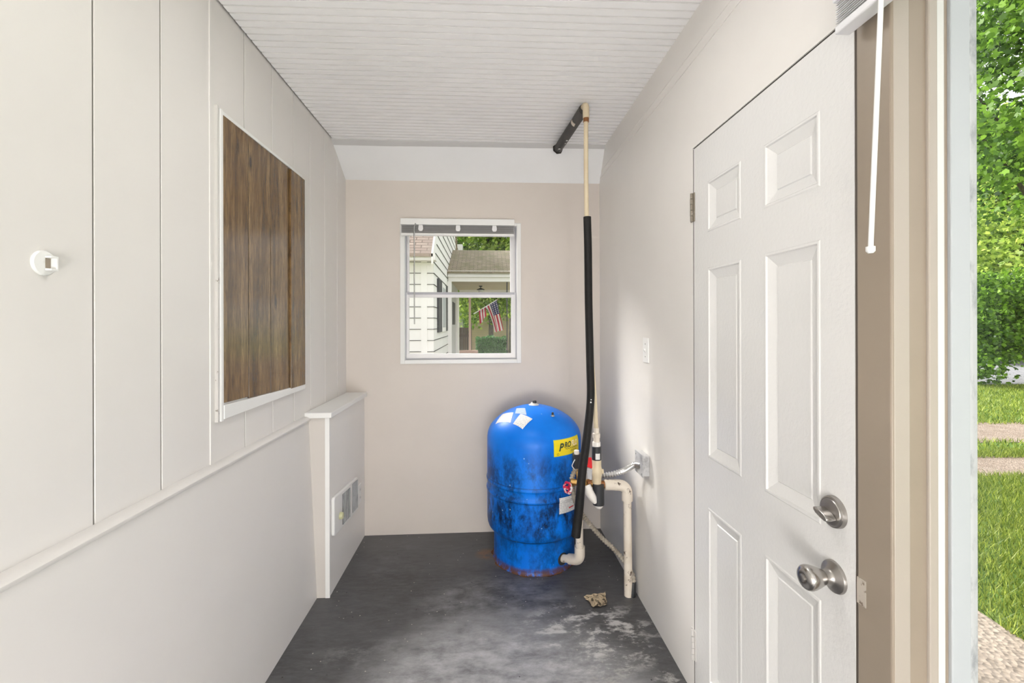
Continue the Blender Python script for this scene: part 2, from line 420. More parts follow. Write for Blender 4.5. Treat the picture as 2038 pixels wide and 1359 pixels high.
# ------------------------------------------------------------------ room shell
XL, XR, YE, YB = -.90, .765, 2.92, -2.3
# floor
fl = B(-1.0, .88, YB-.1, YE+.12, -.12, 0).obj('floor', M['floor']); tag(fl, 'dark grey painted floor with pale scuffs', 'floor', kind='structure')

# left wall: grooved boards above, slightly leaning smooth panel below the rail
gro = [-2.10+.21*i for i in range(15)]+[1.074, 1.286, 1.715, 1.93, 2.14, 2.337, 2.544, 2.752]
prof = [(-1.02, YB)]
prof.append((XL, YB))
for y in sorted(gro):
    prof += [(XL, y-.0035), (XL-.002, y-.0024), (XL-.010, y-.0021), (XL-.010, y+.0021), (XL-.002, y+.0024), (XL, y+.0035)]
prof += [(XL, YE+.05), (-1.02, YE+.05)]
m = MB().prism(prof, 'z', .85, 2.62)
m.box(-1.02, XL, YB, YE+.05, 0, .85)
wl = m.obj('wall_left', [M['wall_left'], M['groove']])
for p_ in wl.data.polygons:          # shade of the grooves painted onto their faces
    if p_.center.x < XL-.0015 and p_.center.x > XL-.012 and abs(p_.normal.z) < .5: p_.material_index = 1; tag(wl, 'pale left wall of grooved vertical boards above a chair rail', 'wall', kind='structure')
MB().prism([(XL, 0), (-.845, 0), (-.884, .893), (XL, .893)], 'y', YB, 2.30).obj('lower_panel', M['wall_left'], wl)
MB().prism([(XL-.002, y) for y in ()] or [(XL-.004, 1.500), (XL+.003, 1.502), (XL+.003, 1.512), (XL-.004, 1.514)], 'z', .905, 2.455).obj('seam_batten', M['wall_left'], wl)
rail = [(XL-.001, .886), (-.878, .886), (-.872, .892), (-.871, .899), (-.876, .906), (-.886, .911), (XL-.001, .912)]
tag(MB().prism(rail, 'y', YB, 2.288).obj('trim_1', M['wall_left'], smooth=40), 'thin rounded chair rail along the left wall', 'trim', kind='structure')
# right wall with the door hole and the big window hole
WY = .79; WZ0, WZ1 = .50, 2.10; XO = .88
m = MB()
m.box(XR, XO, 1.588, YE+.05, 0, 2.62); m.box(XR, XO, WY, 1.588, 2.016, 2.62)
m.box(XR, XO, -1.25, WY, WZ1, 2.62); m.box(XR, XO, -1.25, WY, 0, WZ0); m.box(XR, XO, YB, -1.25, 0, 2.62)
wr = m.obj('wall_right', M['wall']); tag(wr, 'pale right wall with a flush white door', 'wall', kind='structure')
m = MB(); m.box(XR-.0025, XR, -1.3, YE, 2.335, 2.341); m.box(XR-.0018, XR, -1.3, YE, 2.375, 2.379)
m.obj('seam_tape', M['wall'], wr)
# end wall with window hole
HX0, HX1, HZ0, HZ1 = -.532, .214, 1.132, 2.03
m = MB()
for a in ((-1.02, HX0, 0, 2.62), (HX1, XO, 0, 2.62), (HX0, HX1, 0, HZ0), (HX0, HX1, HZ1, 2.62)): m.box(a[0], a[1], YE, YE+.12, a[2], a[3])
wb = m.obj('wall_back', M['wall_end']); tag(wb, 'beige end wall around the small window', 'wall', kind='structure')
# wall behind the camera
tag(B(-1.02, XO, YB-.12, YB, 0, 2.62).obj('wall_front', M['wall']), 'plain pale wall behind the camera', 'wall', kind='structure')
tag(B(-1.15, 1.0, YB-.2, YE+.16, 2.62, 2.70).obj('roof', M['ceil_trim']), 'roof slab over the room', 'roof', kind='structure')

# ceiling: narrow beaded boards running across, fanning slightly
def zc(x, y): return 2.462+(x-XL)/(XR-XL)*(.046)+max(0, (1.5-y))*.004
N = 128; m = MB()
def ce(i): return 2.655-i*.0375, 2.775-i*.0402 if i < 40 else 2.775-40*.0402-(i-40)*.0375
gw = .0042
XA = XL+.006
for i in range(N):
    ya0, yb0 = ce(i); ya1, yb1 = ce(i+1)
    def P(t, dz, side):
        y0, y1 = (ya0, ya1) if side == 0 else (yb0, yb1); x = XA if side == 0 else XR
        y = y0+(y1-y0)*t; return (x, y, zc(x, y)+dz)
    L = abs(ya1-ya0); g = gw/L
    secs = [(0, .0035), (g*.35, .0035), (g, .0), (1-g, 0), (1-g*.35, .0035), (1, .0035)]
    for (t0, d0), (t1, d1) in zip(secs, secs[1:]):
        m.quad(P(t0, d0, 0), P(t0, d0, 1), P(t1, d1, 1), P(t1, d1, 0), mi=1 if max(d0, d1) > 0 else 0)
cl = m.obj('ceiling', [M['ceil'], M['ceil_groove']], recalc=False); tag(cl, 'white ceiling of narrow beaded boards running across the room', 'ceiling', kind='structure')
# batten at the ceiling end and the sloped panel down to the end wall
m = MB(); zl, zr = zc(XL, 2.655), zc(XR, 2.775)
m.hexa([(XL, 2.650, zl-.004), (XR, 2.770, zr-.004), (XL, 2.690, zl-.024), (XR, 2.808, zr-.028), (XL, 2.650, zl+.03), (XR, 2.770, zr+.03), (XL, 2.690, zl+.03), (XR, 2.808, zr+.03)])
tag(m.obj('trim_2', M['ceil_trim']), 'thin batten greyed as shade where the ceiling boards end', 'trim', kind='structure')
m = MB(); a, b_, c_, d_ = (XL, 2.672, zl-.012), (XR, 2.79, zr-.014), (XR, YE+.01, 2.293), (XL, YE+.01, 2.300)
A_, B_, C_, D_ = map(Vector, (a, b_, c_, d_))
g_ = lambda u, v: A_.lerp(B_, u).lerp(D_.lerp(C_, u), v)
for i in range(24):
    for j in range(8): m.quad(g_(i/24, j/8), g_((i+1)/24, j/8), g_((i+1)/24, (j+1)/8), g_(i/24, (j+1)/8))
for k in range(24): m.quad(g_(k/24, 0), g_((k+1)/24, 0), g_((k+1)/24, 0)+Vector((0, 0, .1)), g_(k/24, 0)+Vector((0, 0, .1)))
tag(m.obj('trim_3', M['slope'], smooth=30, recalc=False), 'white sloped panel between ceiling and end wall', 'ceiling panel', kind='structure')

# boxed ledge in the far left corner
lg = thing('wall_ledge', 'pale boxed ledge in the far left corner holding the wall heater', 'ledge', (-.84, 2.6, 0), kind='structure')
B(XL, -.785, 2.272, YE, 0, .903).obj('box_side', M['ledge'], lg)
B(XL, -.803, 2.2690, 2.2722, 0, .903).obj('box_front', M['wall_front'], lg)  # thin skin added to carry the shaded front tone
B(-.803, -.7815, 2.266, 2.274, 0, .903).obj('corner_strip', M['white'], lg)
B(XL, -.768, 2.255, YE, .903, .930).obj('cap_board', M['white'], lg, bevel=.003)

# ------------------------------------------------------------------ door 1
DY0, DY1, DZ0, DZ1 = .8745, 1.582, .006, 2.010; DX = XR+.001
ys = [DY0, .968, 1.172, 1.283, 1.482, DY1]; zs = [DZ0, .135, .737, .910, 1.563, 1.685, 1.860, DZ1]
dr = thing('door_1', 'white six panel door flush in the right wall', 'door', (XR, 1.23, 0), kind='structure')
m = MB()
for i in range(5):
    for j in range(7):
        y0, y1, z0, z1 = ys[i], ys[i+1], zs[j], zs[j+1]
        if i in (1, 3) and j in (1, 3, 5):
            loops = [(0, 0), (.003, -.0018), (.008, -.0018), (.011, .0022), (.040, .0115), (.0425, .009), (.046, .009)]
            pr = None
            for ins, d in loops:
                x = DX+d; cur = [(x, y0+ins, z0+ins), (x, y1-ins, z0+ins), (x, y1-ins, z1-ins), (x, y0+ins, z1-ins)]
                if pr:
                    for k in range(4): m.quad(pr[k], pr[(k+1) % 4], cur[(k+1) % 4], cur[k])
                pr = cur
            m.quad(*pr)
        else: m.quad((DX, y0, z0), (DX, y1, z0), (DX, y1, z1), (DX, y0, z1))
Xb = DX+.036
m.quad((DX, DY0, DZ0), (DX, DY0, DZ1), (Xb, DY0, DZ1), (Xb, DY0, DZ0)); m.quad((DX, DY1, DZ0), (Xb, DY1, DZ0), (Xb, DY1, DZ1), (DX, DY1, DZ1))
m.quad((DX, DY0, DZ1), (DX, DY1, DZ1), (Xb, DY1, DZ1), (Xb, DY0, DZ1)); m.quad((DX, DY0, DZ0), (Xb, DY0, DZ0), (Xb, DY1, DZ0), (DX, DY1, DZ0))
m.obj('door_panel', M['door'], dr, recalc=False)
B(Xb+.002, XO, .868, 1.588, 0, 2.016).obj('door_dark_fill', M['dark'], dr)  # unseen dark block behind the door, added to keep its gaps dark
B(DX+.0015, Xb, .8683, .8742, 0, 2.010).obj('latch_gap', M['gap'], dr)  # dark strips fill the door gaps, standing for the shade inside
B(DX+.0006, Xb, 1.5823, 1.5878, 0, 2.010).obj('hinge_gap', M['dark'], dr)
B(DX+.003, Xb, .8683, 1.5878, 2.0103, 2.0158).obj('head_gap', M['dark'], dr)
# dent near the upper latch side
m = MB().lathe([(.0, -.004), (.004, -.0035), (.010, -.001), (.017, .0006)][::-1], (DX, .905, 1.674), 20, '-x')
m.obj('dent', M['door'], dr, smooth=60)
for z0, z1, mt in ((1.745, 1.850, 'hinge'), (.134, .243, 'hinge_p')):
    h = MB().box(DX-.003, DX+.002, 1.572, 1.604, z0, z1).obj('hinge', M[mt], dr, bevel=.001)
    kn = MB()
    for k in range(5):
        a = z0+(z1-z0)*k/5; b = z0+(z1-z0)*(k+1)/5
        kn.tube([(DX-.006, 1.586, a+.0008), (DX-.006, 1.586, b-.0008)], .0062 if k % 2 else .0056, 12)
    kn.obj('knuckle', M[mt], h, smooth=40)
# deadbolt
D = (DX, .9275, .957)
db = MB().lathe([(.0345, 0), (.0345, .004), (.033, .009), (.030, .011), (.0285, .0105), (.027, .0122), (.012, .0135), (0, .0135)], D, 48, '-x').obj('deadbolt', M['nickel_dark'], dr, smooth=35)
m = MB(); pts = [(-.021, .003), (-.014, .0065), (0, .0075), (.014, .0065), (.021, .003), (.021, -.003), (.014, -.0065), (0, -.0075), (-.014, -.0065), (-.021, -.003)]
m.prism([(D[1]+u*.95, D[2]-.004+v+u*.28) for u, v in pts], 'x', DX-.036, DX-.013)
m.obj('thumb_turn', M['nickel'], db, smooth=45, bevel=.002)
# knob
Kc = (DX, .9285, .814)
kb = MB().lathe([(.0345, 0), (.0345, .002), (.033, .006), (.027, .010), (.019, .013), (.0155, .017), (.0145, .026), (0, .026)], Kc, 56, '-x').obj('knob_rose', M['nickel_dark'], dr, smooth=35)
MB().lathe([(.0, .020), (.0125, .022), (.0165, .030), (.0215, .042), (.0255, .054), (.0265, .061), (.0255, .067), (.022, .0715), (.014, .0735), (.0105, .0735), (.0095, .072), (0, .072)], Kc, 56, '-x').obj('door_knob', M['nickel'], kb, smooth=50)
MB().lathe([(.0085, .071), (.0085, .0755), (.007, .0765), (0, .0765)], Kc, 28, '-x').obj('lock_button', M['nickel_dark'], kb, smooth=35)
# post between door and window
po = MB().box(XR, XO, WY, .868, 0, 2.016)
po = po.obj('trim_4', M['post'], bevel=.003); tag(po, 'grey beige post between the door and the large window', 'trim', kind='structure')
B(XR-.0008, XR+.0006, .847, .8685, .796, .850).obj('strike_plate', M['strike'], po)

# ------------------------------------------------------------------ window 2 (large one at the right, near the camera)
w2 = thing('window_2', 'large window at the far right looking onto lawn and trees', 'window', (.85, -.2, WZ0), kind='structure')
NY = -1.25
def jam(name, x0, x1, y, mat, bev=.002, sill=True, zlo=WZ0, zhi=WZ1):
    m = MB(); d = WY-y
    m.box(x0, x1, y, WY+.03, zlo, zhi); m.box(x0, x1, NY-.03, NY+d+.012, zlo, zhi)
    m.box(x0, x1, NY, WY, zlo-.03, zlo+d+.012); m.box(x0, x1, NY, WY, zhi-d-.012, zhi+.03)
    return m.obj(name, mat, w2, bevel=bev)
jam('casing', XR+.0005, .806, WY-.0005, M['jamb'], .006)
jam('jamb_board', .806, .834, WY+.008, M['jamb'], .001)
jam('stop_bead', .834, .8535, WY-.006, M['jamb'], .003)
jam('weather_strip', .8535, .8715, WY-.002, M['strip'], .003)
jam('track', .8715, .879, WY+.020, M['dark'], .0005)
jam('frame', .879, .918, WY-.006, M['alu'], .002)
jam('outer_frame', .918, .934, WY-.004, M['alu_grey'], .001)
B(.921, .925, NY+.0, WY-.002, WZ0+.0, WZ1-.0).obj('glass_pane', M['glass'], w2)
# its raised mini blind, mounted on the wall face over the post
bl = thing('mini_blind', 'raised white mini blind over the large window beside the door', 'blind', (.735, .2, 1.97))
B(.716, .7635, -1.28, .871, 2.030, 2.068).obj('headrail', M['slat'], bl, bevel=.002)
for k in range(10):
    z = 2.028-k*.0047
    MB().prism([(.719, z-.001), (.733, z+.0016), (.747, z-.001), (.747, z-.0018), (.733, z+.0008), (.719, z-.0018)], 'y', -1.275, .866).obj('slat', M['grey_wall'] if k % 2 else M['slat'], bl)
B(.7165, .7485, -1.275, .866, 1.962, 1.979).obj('bottom_rail', M['slat'], bl, bevel=.003)
MB().tube([(.7110, .7495, 2.04), (.7100, .752, 1.95), (.703, .767, 1.51)], .0042, 10).obj('wand', M['white'], bl, smooth=40)
MB().lathe([(.0042, 0), (.0075, .004), (.0075, .012), (0, .014)], (.703, .7672, 1.499), 12).obj('wand_tip', M['white'], bl, smooth=40)

# ------------------------------------------------------------------ window 1 (end wall)
w1 = thing('window_1', 'small white double hung window in the end wall', 'window', (-.16, YE, 1.12), kind='structure')
frame_mb('y', YE-.012, YE+.06, -.552, .236, 1.112, 2.035, (.028, .028, .024, .02)).obj('casing', M['white'], w1, bevel=.002)
frame_mb('y', YE+.022, YE+.11, -.532, .216, 1.130, 2.03, (.012, .014, .014, .01)).obj('track', M['vinyl_grey'], w1)
def sash(name, x0, x1, z0, z1, y0, w):
    s = frame_mb('y', y0, y0+.022, x0, x1, z0, z1, w).obj(name, M['vinyl'], w1, bevel=.0015)
    B(x0+w[0]-.003, x1-w[1]+.003, y0+.009, y0+.012, z0+w[2]-.003, z1-w[3]+.003).obj('glass_pane', M['glass'], s)
    return s
sash('lower_sash', -.520, .202, 1.144, 1.580, YE+.030, (.017, .030, .030, .034))
sash('upper_sash', -.520, .202, 1.560, 2.02, YE+.062, (.013, .034, .020, .05))
B(-.512, .195, YE+.026, YE+.032, 1.566, 1.581).obj('meeting_rail', M['vinyl_grey'], w1)
b1 = thing('mini_blind', 'raised white mini blind at the top of the end wall window', 'blind', (-.176, 2.885, 1.94))
B(-.541, .190, 2.862, 2.905, 2.008, 2.048).obj('headrail', M['white'], b1, bevel=.002)
for k in range(11):
    z = 2.005-k*.0043
    MB().prism([(2.868, z-.001), (2.882, z+.0016), (2.896, z-.001), (2.896, z-.0017), (2.882, z+.0009), (2.868, z-.0017)], 'x', -.538, .187).obj('slat', M['grey_wall'] if k % 3 else M['slat'], b1)
B(-.538, .188, 2.866, 2.898, 1.940, 1.955).obj('bottom_rail', M['white'], b1, bevel=.003)
for x in (-.412, -.174, .060):
    MB().prism([(x-.013, 2.006), (x+.013, 2.006), (x+.016, 1.978), (x+.009, 1.966), (x-.009, 1.966), (x-.016, 1.978)], 'y', 2.858, 2.8655).obj('slat_clip', M['vinyl'], b1, bevel=.002)
MB().tube([(-.444, 2.857, 2.015), (-.452, 2.853, 1.99), (-.452, 2.855, 1.37)], .0038, 10).obj('wand', M['bolt'], b1, smooth=40)

# ------------------------------------------------------------------ boarded opening on the left wall
w3 = thing('window_3', 'white framed opening on the left wall closed by planks', 'window', (XL, 1.88, 1.05), kind='structure')
m = MB(); m.hexa([(XL, 1.556, 1.05), (XL+.016, 1.556, 1.05), (XL, 2.232, 1.055), (XL+.016, 2.232, 1.055), (XL, 1.556, 1.098), (XL+.016, 1.556, 1.098), (XL, 2.232, 1.078), (XL+.016, 2.232, 1.078)])
m.obj('sill', M['white'], w3, bevel=.002)
m = MB(); m.box(XL, XL+.014, 1.541, 1.556, 1.045, 2.098); m.box(XL, XL+.010, 1.541, 2.215, 2.086, 2.098); m.box(XL, XL+.003, 1.556, 2.215, 1.07, 2.09)
m.obj('frame', M['white'], w3, bevel=.001)
B(XL, XL+.010, 1.530, 1.538, 1.045, 2.105).obj('edge_bead', M['hinge_p'], w3)
pc = thing('plank_cover', 'cover of four brown wood planks nailed over the left wall opening', 'wood panel', (XL, 1.88, 1.08))
B(XL+.0032, XL+.0045, 1.560, 2.20, 1.105, 2.083).obj('backing', M['dark'], pc)  # dark sheet added so the plank gaps look shaded
pl = [(1.557, 1.721, 1.104, 2.086, .010), (1.7245, 1.8915, 1.094, 2.084, .010), (1.8945, 2.066, 1.087, 2.084, .010), (2.069, 2.224, 1.079, 2.079, .019)]
for k, (y0, y1, z0, z1, t) in enumerate(pl):
    s = .012 if k < 3 else .004
    MB().hexa([(XL+.003, y0, z0), (XL+t, y0, z0), (XL+.003, y1, z0-s*.4), (XL+t, y1, z0-s*.4), (XL+.003, y0, z1), (XL+t, y0, z1), (XL+.003, y1, z1-.001), (XL+t, y1, z1-.001)]).obj('plank', M['wood'], pc, bevel=.0015)

for y0, y1, z0, z1 in ((1.7215, 1.7245, 1.098, 2.083), (1.8918, 1.8945, 1.09, 2.083), (2.0663, 2.0688, 1.082, 2.08)): B(XL+.003, XL+.0092, y0, y1, z0, z1).obj('plank_gap', M['dark'], pc)  # dark strips in place of the shade between planks

# round white holder on the left wall
hk = thing('wall_hook', 'small round white plastic holder on the left wall', 'hook', (XL, .957, 1.498))
MB().lathe([(.0255, 0), (.0255, .003), (.0235, .0055), (0, .0055)], (XL, .957, 1.498), 40, 'x').obj('disc', M['white'], hk, smooth=35)
m = MB(); m.box(XL+.005, XL+.017, .968, .972, 1.485, 1.511); m.box(XL+.005, XL+.017, .956, .972, 1.509, 1.513); m.box(XL+.005, XL+.017, .956, .972, 1.483, 1.487)
m.obj('clip', M['white'], hk, bevel=.001)
B(XL+.0056, XL+.0064, .956, .9665, 1.488, 1.508).obj('slot', M['post'], hk)

# wall heater on the ledge box and the outlet beside it
XH = -.785
def heater_pt(u, v): return (2.297+u*.42, .290+v*.199-u*.036)
ht = thing('wall_heater', 'white wall heater with two dark grilles low on the ledge', 'heater', (XH, 2.5, .37))
def hpoly(us): return [heater_pt(*p) for p in us]
def rr(u0, u1, v0, v1, ru, rv, n=5):
    out = []
    for cu, cv, a0 in ((u1-ru, v1-rv, 0), (u0+ru, v1-rv, 90), (u0+ru, v0+rv, 180), (u1-ru, v0+rv, 270)):
        for k in range(n+1):
            a = math.radians(a0+90*k/n); out.append((cu+ru*math.cos(a), cv+rv*math.sin(a)))
    return out
MB().prism(hpoly(rr(0, 1, 0, 1, .04, .085)), 'x', XH, XH+.017).obj('cover', M['white'], ht, bevel=.005)
for u0, u1, v0, v1 in ((.30, .62, .08, .90), (.72, .965, .10, .93)):
    gr = MB().prism(hpoly([(u0, v0), (u1, v0), (u1, v1), (u0, v1)]), 'x', XH+.0172, XH+.0185).obj('grille', M['grille'], ht)
    fm = MB()
    for k in range(7):
        uu = u0+(u1-u0)*(k+.5)/7; fm.prism(hpoly([(uu-.003, v0), (uu+.003, v0), (uu+.003, v1), (uu-.003, v1)]), 'x', XH+.0186, XH+.0215)
    fm.obj('fin', M['alu_grey'], gr)
yk, zk = heater_pt(.20, .40)
MB().lathe([(.0185, .001), (.018, .012), (.015, .017), (0, .0175)], (XH+.017, yk, zk), 28, 'x').obj('control_knob', M['ivory'], ht, smooth=40)
ou = thing('wall_outlet', 'white duplex outlet on the ledge beside the wall heater', 'outlet', (XH, 2.795, .318))
B(XH, XH+.006, 2.766, 2.826, .262, .378).obj('plate', M['white'], ou, bevel=.002)
for z in (.296, .344):
    s = B(XH+.006, XH+.008, 2.780, 2.812, z-.014, z+.014).obj('socket', M['vinyl'], ou, bevel=.001)
    MB().box(XH+.008, XH+.0085, 2.789, 2.7905, z-.004, z+.006).box(XH+.008, XH+.0085, 2.801, 2.8025, z-.004, z+.006).obj('slot', M['dark'], s)
# light switch on the right wall
sw = thing('light_switch', 'white light switch plate on the right wall', 'switch', (XR, 2.06, 1.244))
B(XR-.006, XR, 2.026, 2.096, 1.185, 1.303).obj('plate', M['white'], sw, bevel=.002)
MB().prism([(XR-.006, 1.232), (XR-.006, 1.250), (XR-.015, 1.253), (XR-.015, 1.247)], 'y', 2.056, 2.066).obj('toggle', M['white'], sw, bevel=.001)
for z in (1.214, 1.274): MB().lathe([(.003, 0), (.003, .0015), (0, .002)], (XR-.006, 2.061, z), 12, '-x').obj('screw', M['bolt'], sw)

# ------------------------------------------------------------------ pressure tank
TC = Vector((.287, 2.628, 0))
tp = [(.246, 0), (.241, .006), (.2385, .02), (.2385, .155), (.241, .172), (.2465, .180), (.249, .179), (.253, .183), (.262, .189), (.270, .199), (.276, .216), (.278, .235),
      (.278, .398), (.2785, .402), (.2815, .406), (.2828, .412), (.2815, .418), (.2785, .422), (.2775, .426), (.2775, .456), (.2785, .460), (.2815, .464), (.2828, .470), (.2815, .476), (.2785, .480), (.278, .484),
      (.278, .690), (.2775, .705), (.2755, .722), (.272, .738), (.266, .754), (.257, .770), (.245, .786), (.228, .804), (.206, .822), (.180, .839), (.150, .855), (.118, .868), (.085, .878), (.052, .885), (.02, .8885), (.0, .889)]
tk = thing('pressure_tank', 'large scuffed blue well pressure tank standing in the far right corner', 'tank', TC)
MB().lathe(tp, TC, 96).obj('tank_body', M['tank'], tk, smooth=30, origin=TC)
def trad(z):
    for (r0, z0), (r1, z1) in zip(tp, tp[1:]):
        if z0 <= z <= z1 and z1 > z0: return r0+(r1-r0)*(z-z0)/(z1-z0)
    return 0
def tz(r):      # dome height at radius
    for (r0, z0), (r1, z1) in zip(tp[27:], tp[28:]):
        if r1 <= r <= r0: return z0+(z1-z0)*(r0-r)/(r0-r1)
    return .70
def tpt(a, z, off=.0): r = trad(z)+off; a = math.radians(a); return (TC.x+r*math.cos(a), TC.y+r*math.sin(a), z)
def dpt(a, r, off=.0012):
    a = math.radians(a); return (TC.x+r*math.cos(a), TC.y+r*math.sin(a), tz(r)+off)
def wrap(c, name, mat, nu=14, nv=8, off=.0012, mode='side', parent=tk):
    """c: four (angle, z) or (x, y) corners TL TR BR BL on the tank skin; z-angle bilinear"""
    m = MB()
    def at(u, v):
        t = [c[0][k]*(1-u)+c[1][k]*u for k in (0, 1)]; b = [c[3][k]*(1-u)+c[2][k]*u for k in (0, 1)]
        p = [b[k]*(1-v)+t[k]*v for k in (0, 1)]
        if mode == 'side': return tpt(p[0], p[1], off)
        r = math.hypot(*p); a = math.degrees(math.atan2(p[1], p[0])); return dpt(a, r, off)
    for i in range(nu):
        for j in range(nv):
            uv = [(i/nu, j/nv), ((i+1)/nu, j/nv), ((i+1)/nu, (j+1)/nv), (i/nu, (j+1)/nv)]
            m.quad(*[at(*q) for q in uv], uv=uv)
    return m.obj(name, mat, parent, smooth=60, recalc=False)
yl = wrap([(-73.5, .742), (-31, .742), (-31, .653), (-73.5, .653)], 'yellow_label', M['lab_border'], off=.0010)
yl['label'] = 'yellow brand label'
wrap([(-72.8, .7395), (-31.7, .7395), (-31.7, .6555), (-72.8, .6555)], 'label_face', M['yellow'], off=.0016, parent=yl)
def label_text(txt, a0, z0, size, mat, name, sh=.25, sx=1.0, bold=.0):
    cu = bpy.data.curves.new('txt', 'FONT'); cu.body = txt; cu.size = size; cu.shear = sh; cu.offset = bold; cu.space_character = 1.0
    tmp = bpy.data.objects.new('txt', cu); COL.objects.link(tmp)
    dg = bpy.context.evaluated_depsgraph_get(); dg.update()
    me = bpy.data.meshes.new_from_object(tmp.evaluated_get(dg)); bpy.data.objects.remove(tmp)
    bm = bmesh.new(); bm.from_mesh(me)
    bmesh.ops.subdivide_edges(bm, edges=[e for e in bm.edges if e.calc_length() > .008], cuts=3)
    bmesh.ops.triangulate(bm, faces=bm.faces)
    bm.to_mesh(me); bm.free()
    x1 = max(v.co.x for v in me.vertices)
    for v in me.vertices:
        a = a0+math.degrees(v.co.x*sx/.277); v.co = Vector(tpt(a, z0+v.co.y, .0026))
    me.materials.clear(); me.materials.append(mat)
    o = bpy.data.objects.new(name, me); COL.objects.link(o); o.parent = yl
    return a0+math.degrees(x1*sx/.277)
e = label_text('P', -67.5, .682, .056, M['lab_dark'], 'lettering', .3, .92, .0018)
e = label_text('RO', e+.3, .696, .040, M['lab_dark'], 'lettering', .3, .86, .0014)
e = label_text('FLO', e+.4, .696, .040, M['lab_pale'], 'lettering', .2, .84, .0012)
m = MB(); n = 60
for k in range(n):
    def wv(q): return -58+23*q/n, .6868+.0028*math.sin(q*.72)
    (a0, z0), (a1, z1) = wv(k), wv(k+1); t = .0014+.0007*math.sin(k*.72+1)
    m.quad(tpt(a0, z0-t, .0024), tpt(a1, z1-t, .0024), tpt(a1, z1+t, .0024), tpt(a0, z0+t, .0024))
m.obj('wave_line', M['lab_dark'], yl, recalc=False)
for k in range(2):
    m = MB(); z = .6745-k*.0055
    for q in range(6): m.quad(*[tpt(a, zz, .0024) for a, zz in ((-50+q*1.9, z), (-50+q*1.9+1.9, z), (-50+q*1.9+1.9, z+.0017), (-50+q*1.9, z+.0017))])
    m.obj('print_line', M['lab_dark'], yl, recalc=False)
m = MB()
for q in range(16):
    def rg(q, r): a = 2*PI*q/16; return tpt(-68.5+math.degrees(r*math.cos(a)/.277), .665+r*math.sin(a), .0024)
    m.quad(rg(q, .0045), rg(q+1, .0045), rg(q+1, .0062), rg(q, .0062))
m.obj('ring_mark', M['lab_dark'], yl, recalc=False)

wl2 = wrap([(-67.4, .428), (-38, .424), (-38, .340), (-67.4, .342)], 'data_label', M['paper'], off=.0048)
wl2['label'] = 'white data label'
wrap([(-54, .366), (-46, .368), (-46, .362), (-54, .359)], 'red_stripe', M['red'], 4, 1, .0054, parent=wl2)
def pol(a, r): a = math.radians(a); return (r*math.cos(a), r*math.sin(a))
wrap([pol(-127, .147), pol(-98.3, .18), pol(-111, .238), pol(-128.1, .218)], 'warranty_sheet', M['paper'], 8, 8, .0022, 'dome')
wrap([pol(-177, .188), pol(-149.7, .146), pol(-133.9, .213), pol(-163.2, .241)], 'notice_sheet', M['paper'], 8, 8, .0016, 'dome')
wrap([pol(-166.7, .108), pol(-133.4, .083), pol(-112, .150), pol(-142.1, .15)], 'torn_label', M['paper_blue'], 8, 8, .0012, 'dome')
MB().lathe([(.031, .0), (.031, .004), (.024, .006), (.018, .010), (.0165, .016), (0, .0165)], TC+Vector((0, 0, .885)), 36).obj('top_plug', M['pvc_clean'], tk, smooth=35)
MB().lathe([(.0125, 0), (.012, .012), (.009, .0145), (0, .0145)], TC+Vector((.004, -.006, .899)), 24).obj('plug_cap', M['rubber'], tk, smooth=40)
av = Vector(dpt(-56, .166, 0))
va = MB().lathe([(.012, 0), (.012, .004), (.006, .005), (.005, .012), (0, .012)], av, 20).obj('air_valve', M['bolt'], tk, smooth=35)
MB().lathe([(.0062, .008), (.0062, .020), (.005, .022), (0, .022)], av, 16).obj('valve_cap', M['black'], va, smooth=35)
hp = Vector(tpt(-54.6, .066, 0)); hd = Vector((math.cos(math.radians(-54.6)), math.sin(math.radians(-54.6)), 0))
MB().tube([hp-hd*.004, hp+hd*.002], .034, 28).obj('base_port', M['dark'], tk, smooth=40)
m = MB()
for k in range(96):
    a0, a1 = 2*PI*k/96, 2*PI*(k+1)/96
    def rp(a, r): return (TC.x+r*math.cos(a), TC.y+r*math.sin(a), .0012)
    ra = lambda a: .250+.006*math.sin(a*9)+.004*math.sin(a*23+1)
    m.quad(rp(a0, .235), rp(a1, .235), rp(a1, ra(a1)), rp(a0, ra(a0)))
m.obj('rust_ring', M['rust'], tk, recalc=False)

# ------------------------------------------------------------------ plumbing
def elbow_path(a, c, b, rad, n=7):
    a, c, b = Vector(a), Vector(c), Vector(b); d0 = (a-c).normalized(); d1 = (b-c).normalized()
    p0, p1 = c+d0*rad, c+d1*rad
    return [a]+[(p0*(1-t)**2+c*2*t*(1-t)+p1*t*t) for t in [k/n for k in range(n+1)]]+[b]
# tall cream riser with its fittings
Yr = 2.20
rp = thing('riser_pipe', 'cream water pipe rising from the valve by the tank to the ceiling', 'pipe', (.557, Yr, .46))
MB().tube(spline([(.508, Yr, 2.45), (.510, Yr, 1.95), (.530, Yr, 1.3), (.548, Yr, 1.0), (.556, Yr, .835)], 6), .0115, 18).obj('pipe', M['cream'], rp, smooth=40)
MB().tube(elbow_path((.509, Yr, 2.405), (.508, Yr, 2.474), (.503, Yr+.035, 2.474), .022), .0165, 18).obj('ceiling_elbow', M['cream'], rp, smooth=40)
MB().tube([(.5085, Yr, 2.435), (.509, Yr, 2.385)], .0145, 18).obj('pipe_collar', M['copper'], rp, smooth=40)
MB().lathe([(.0145, 0), (.0145, .028), (.0185, .029), (.0185, .05), (.0135, .052), (.0135, .078), (0, .078)], (.5575, Yr, .768), 24).obj('union', M['pvc'], rp, smooth=35)
MB().lathe([(.0195, 0), (.020, .006), (.020, .020), (.0185, .024), (0, .024)], (.5575, Yr, .752), 24).obj('collar', M['pvc_clean'], rp, smooth=35)
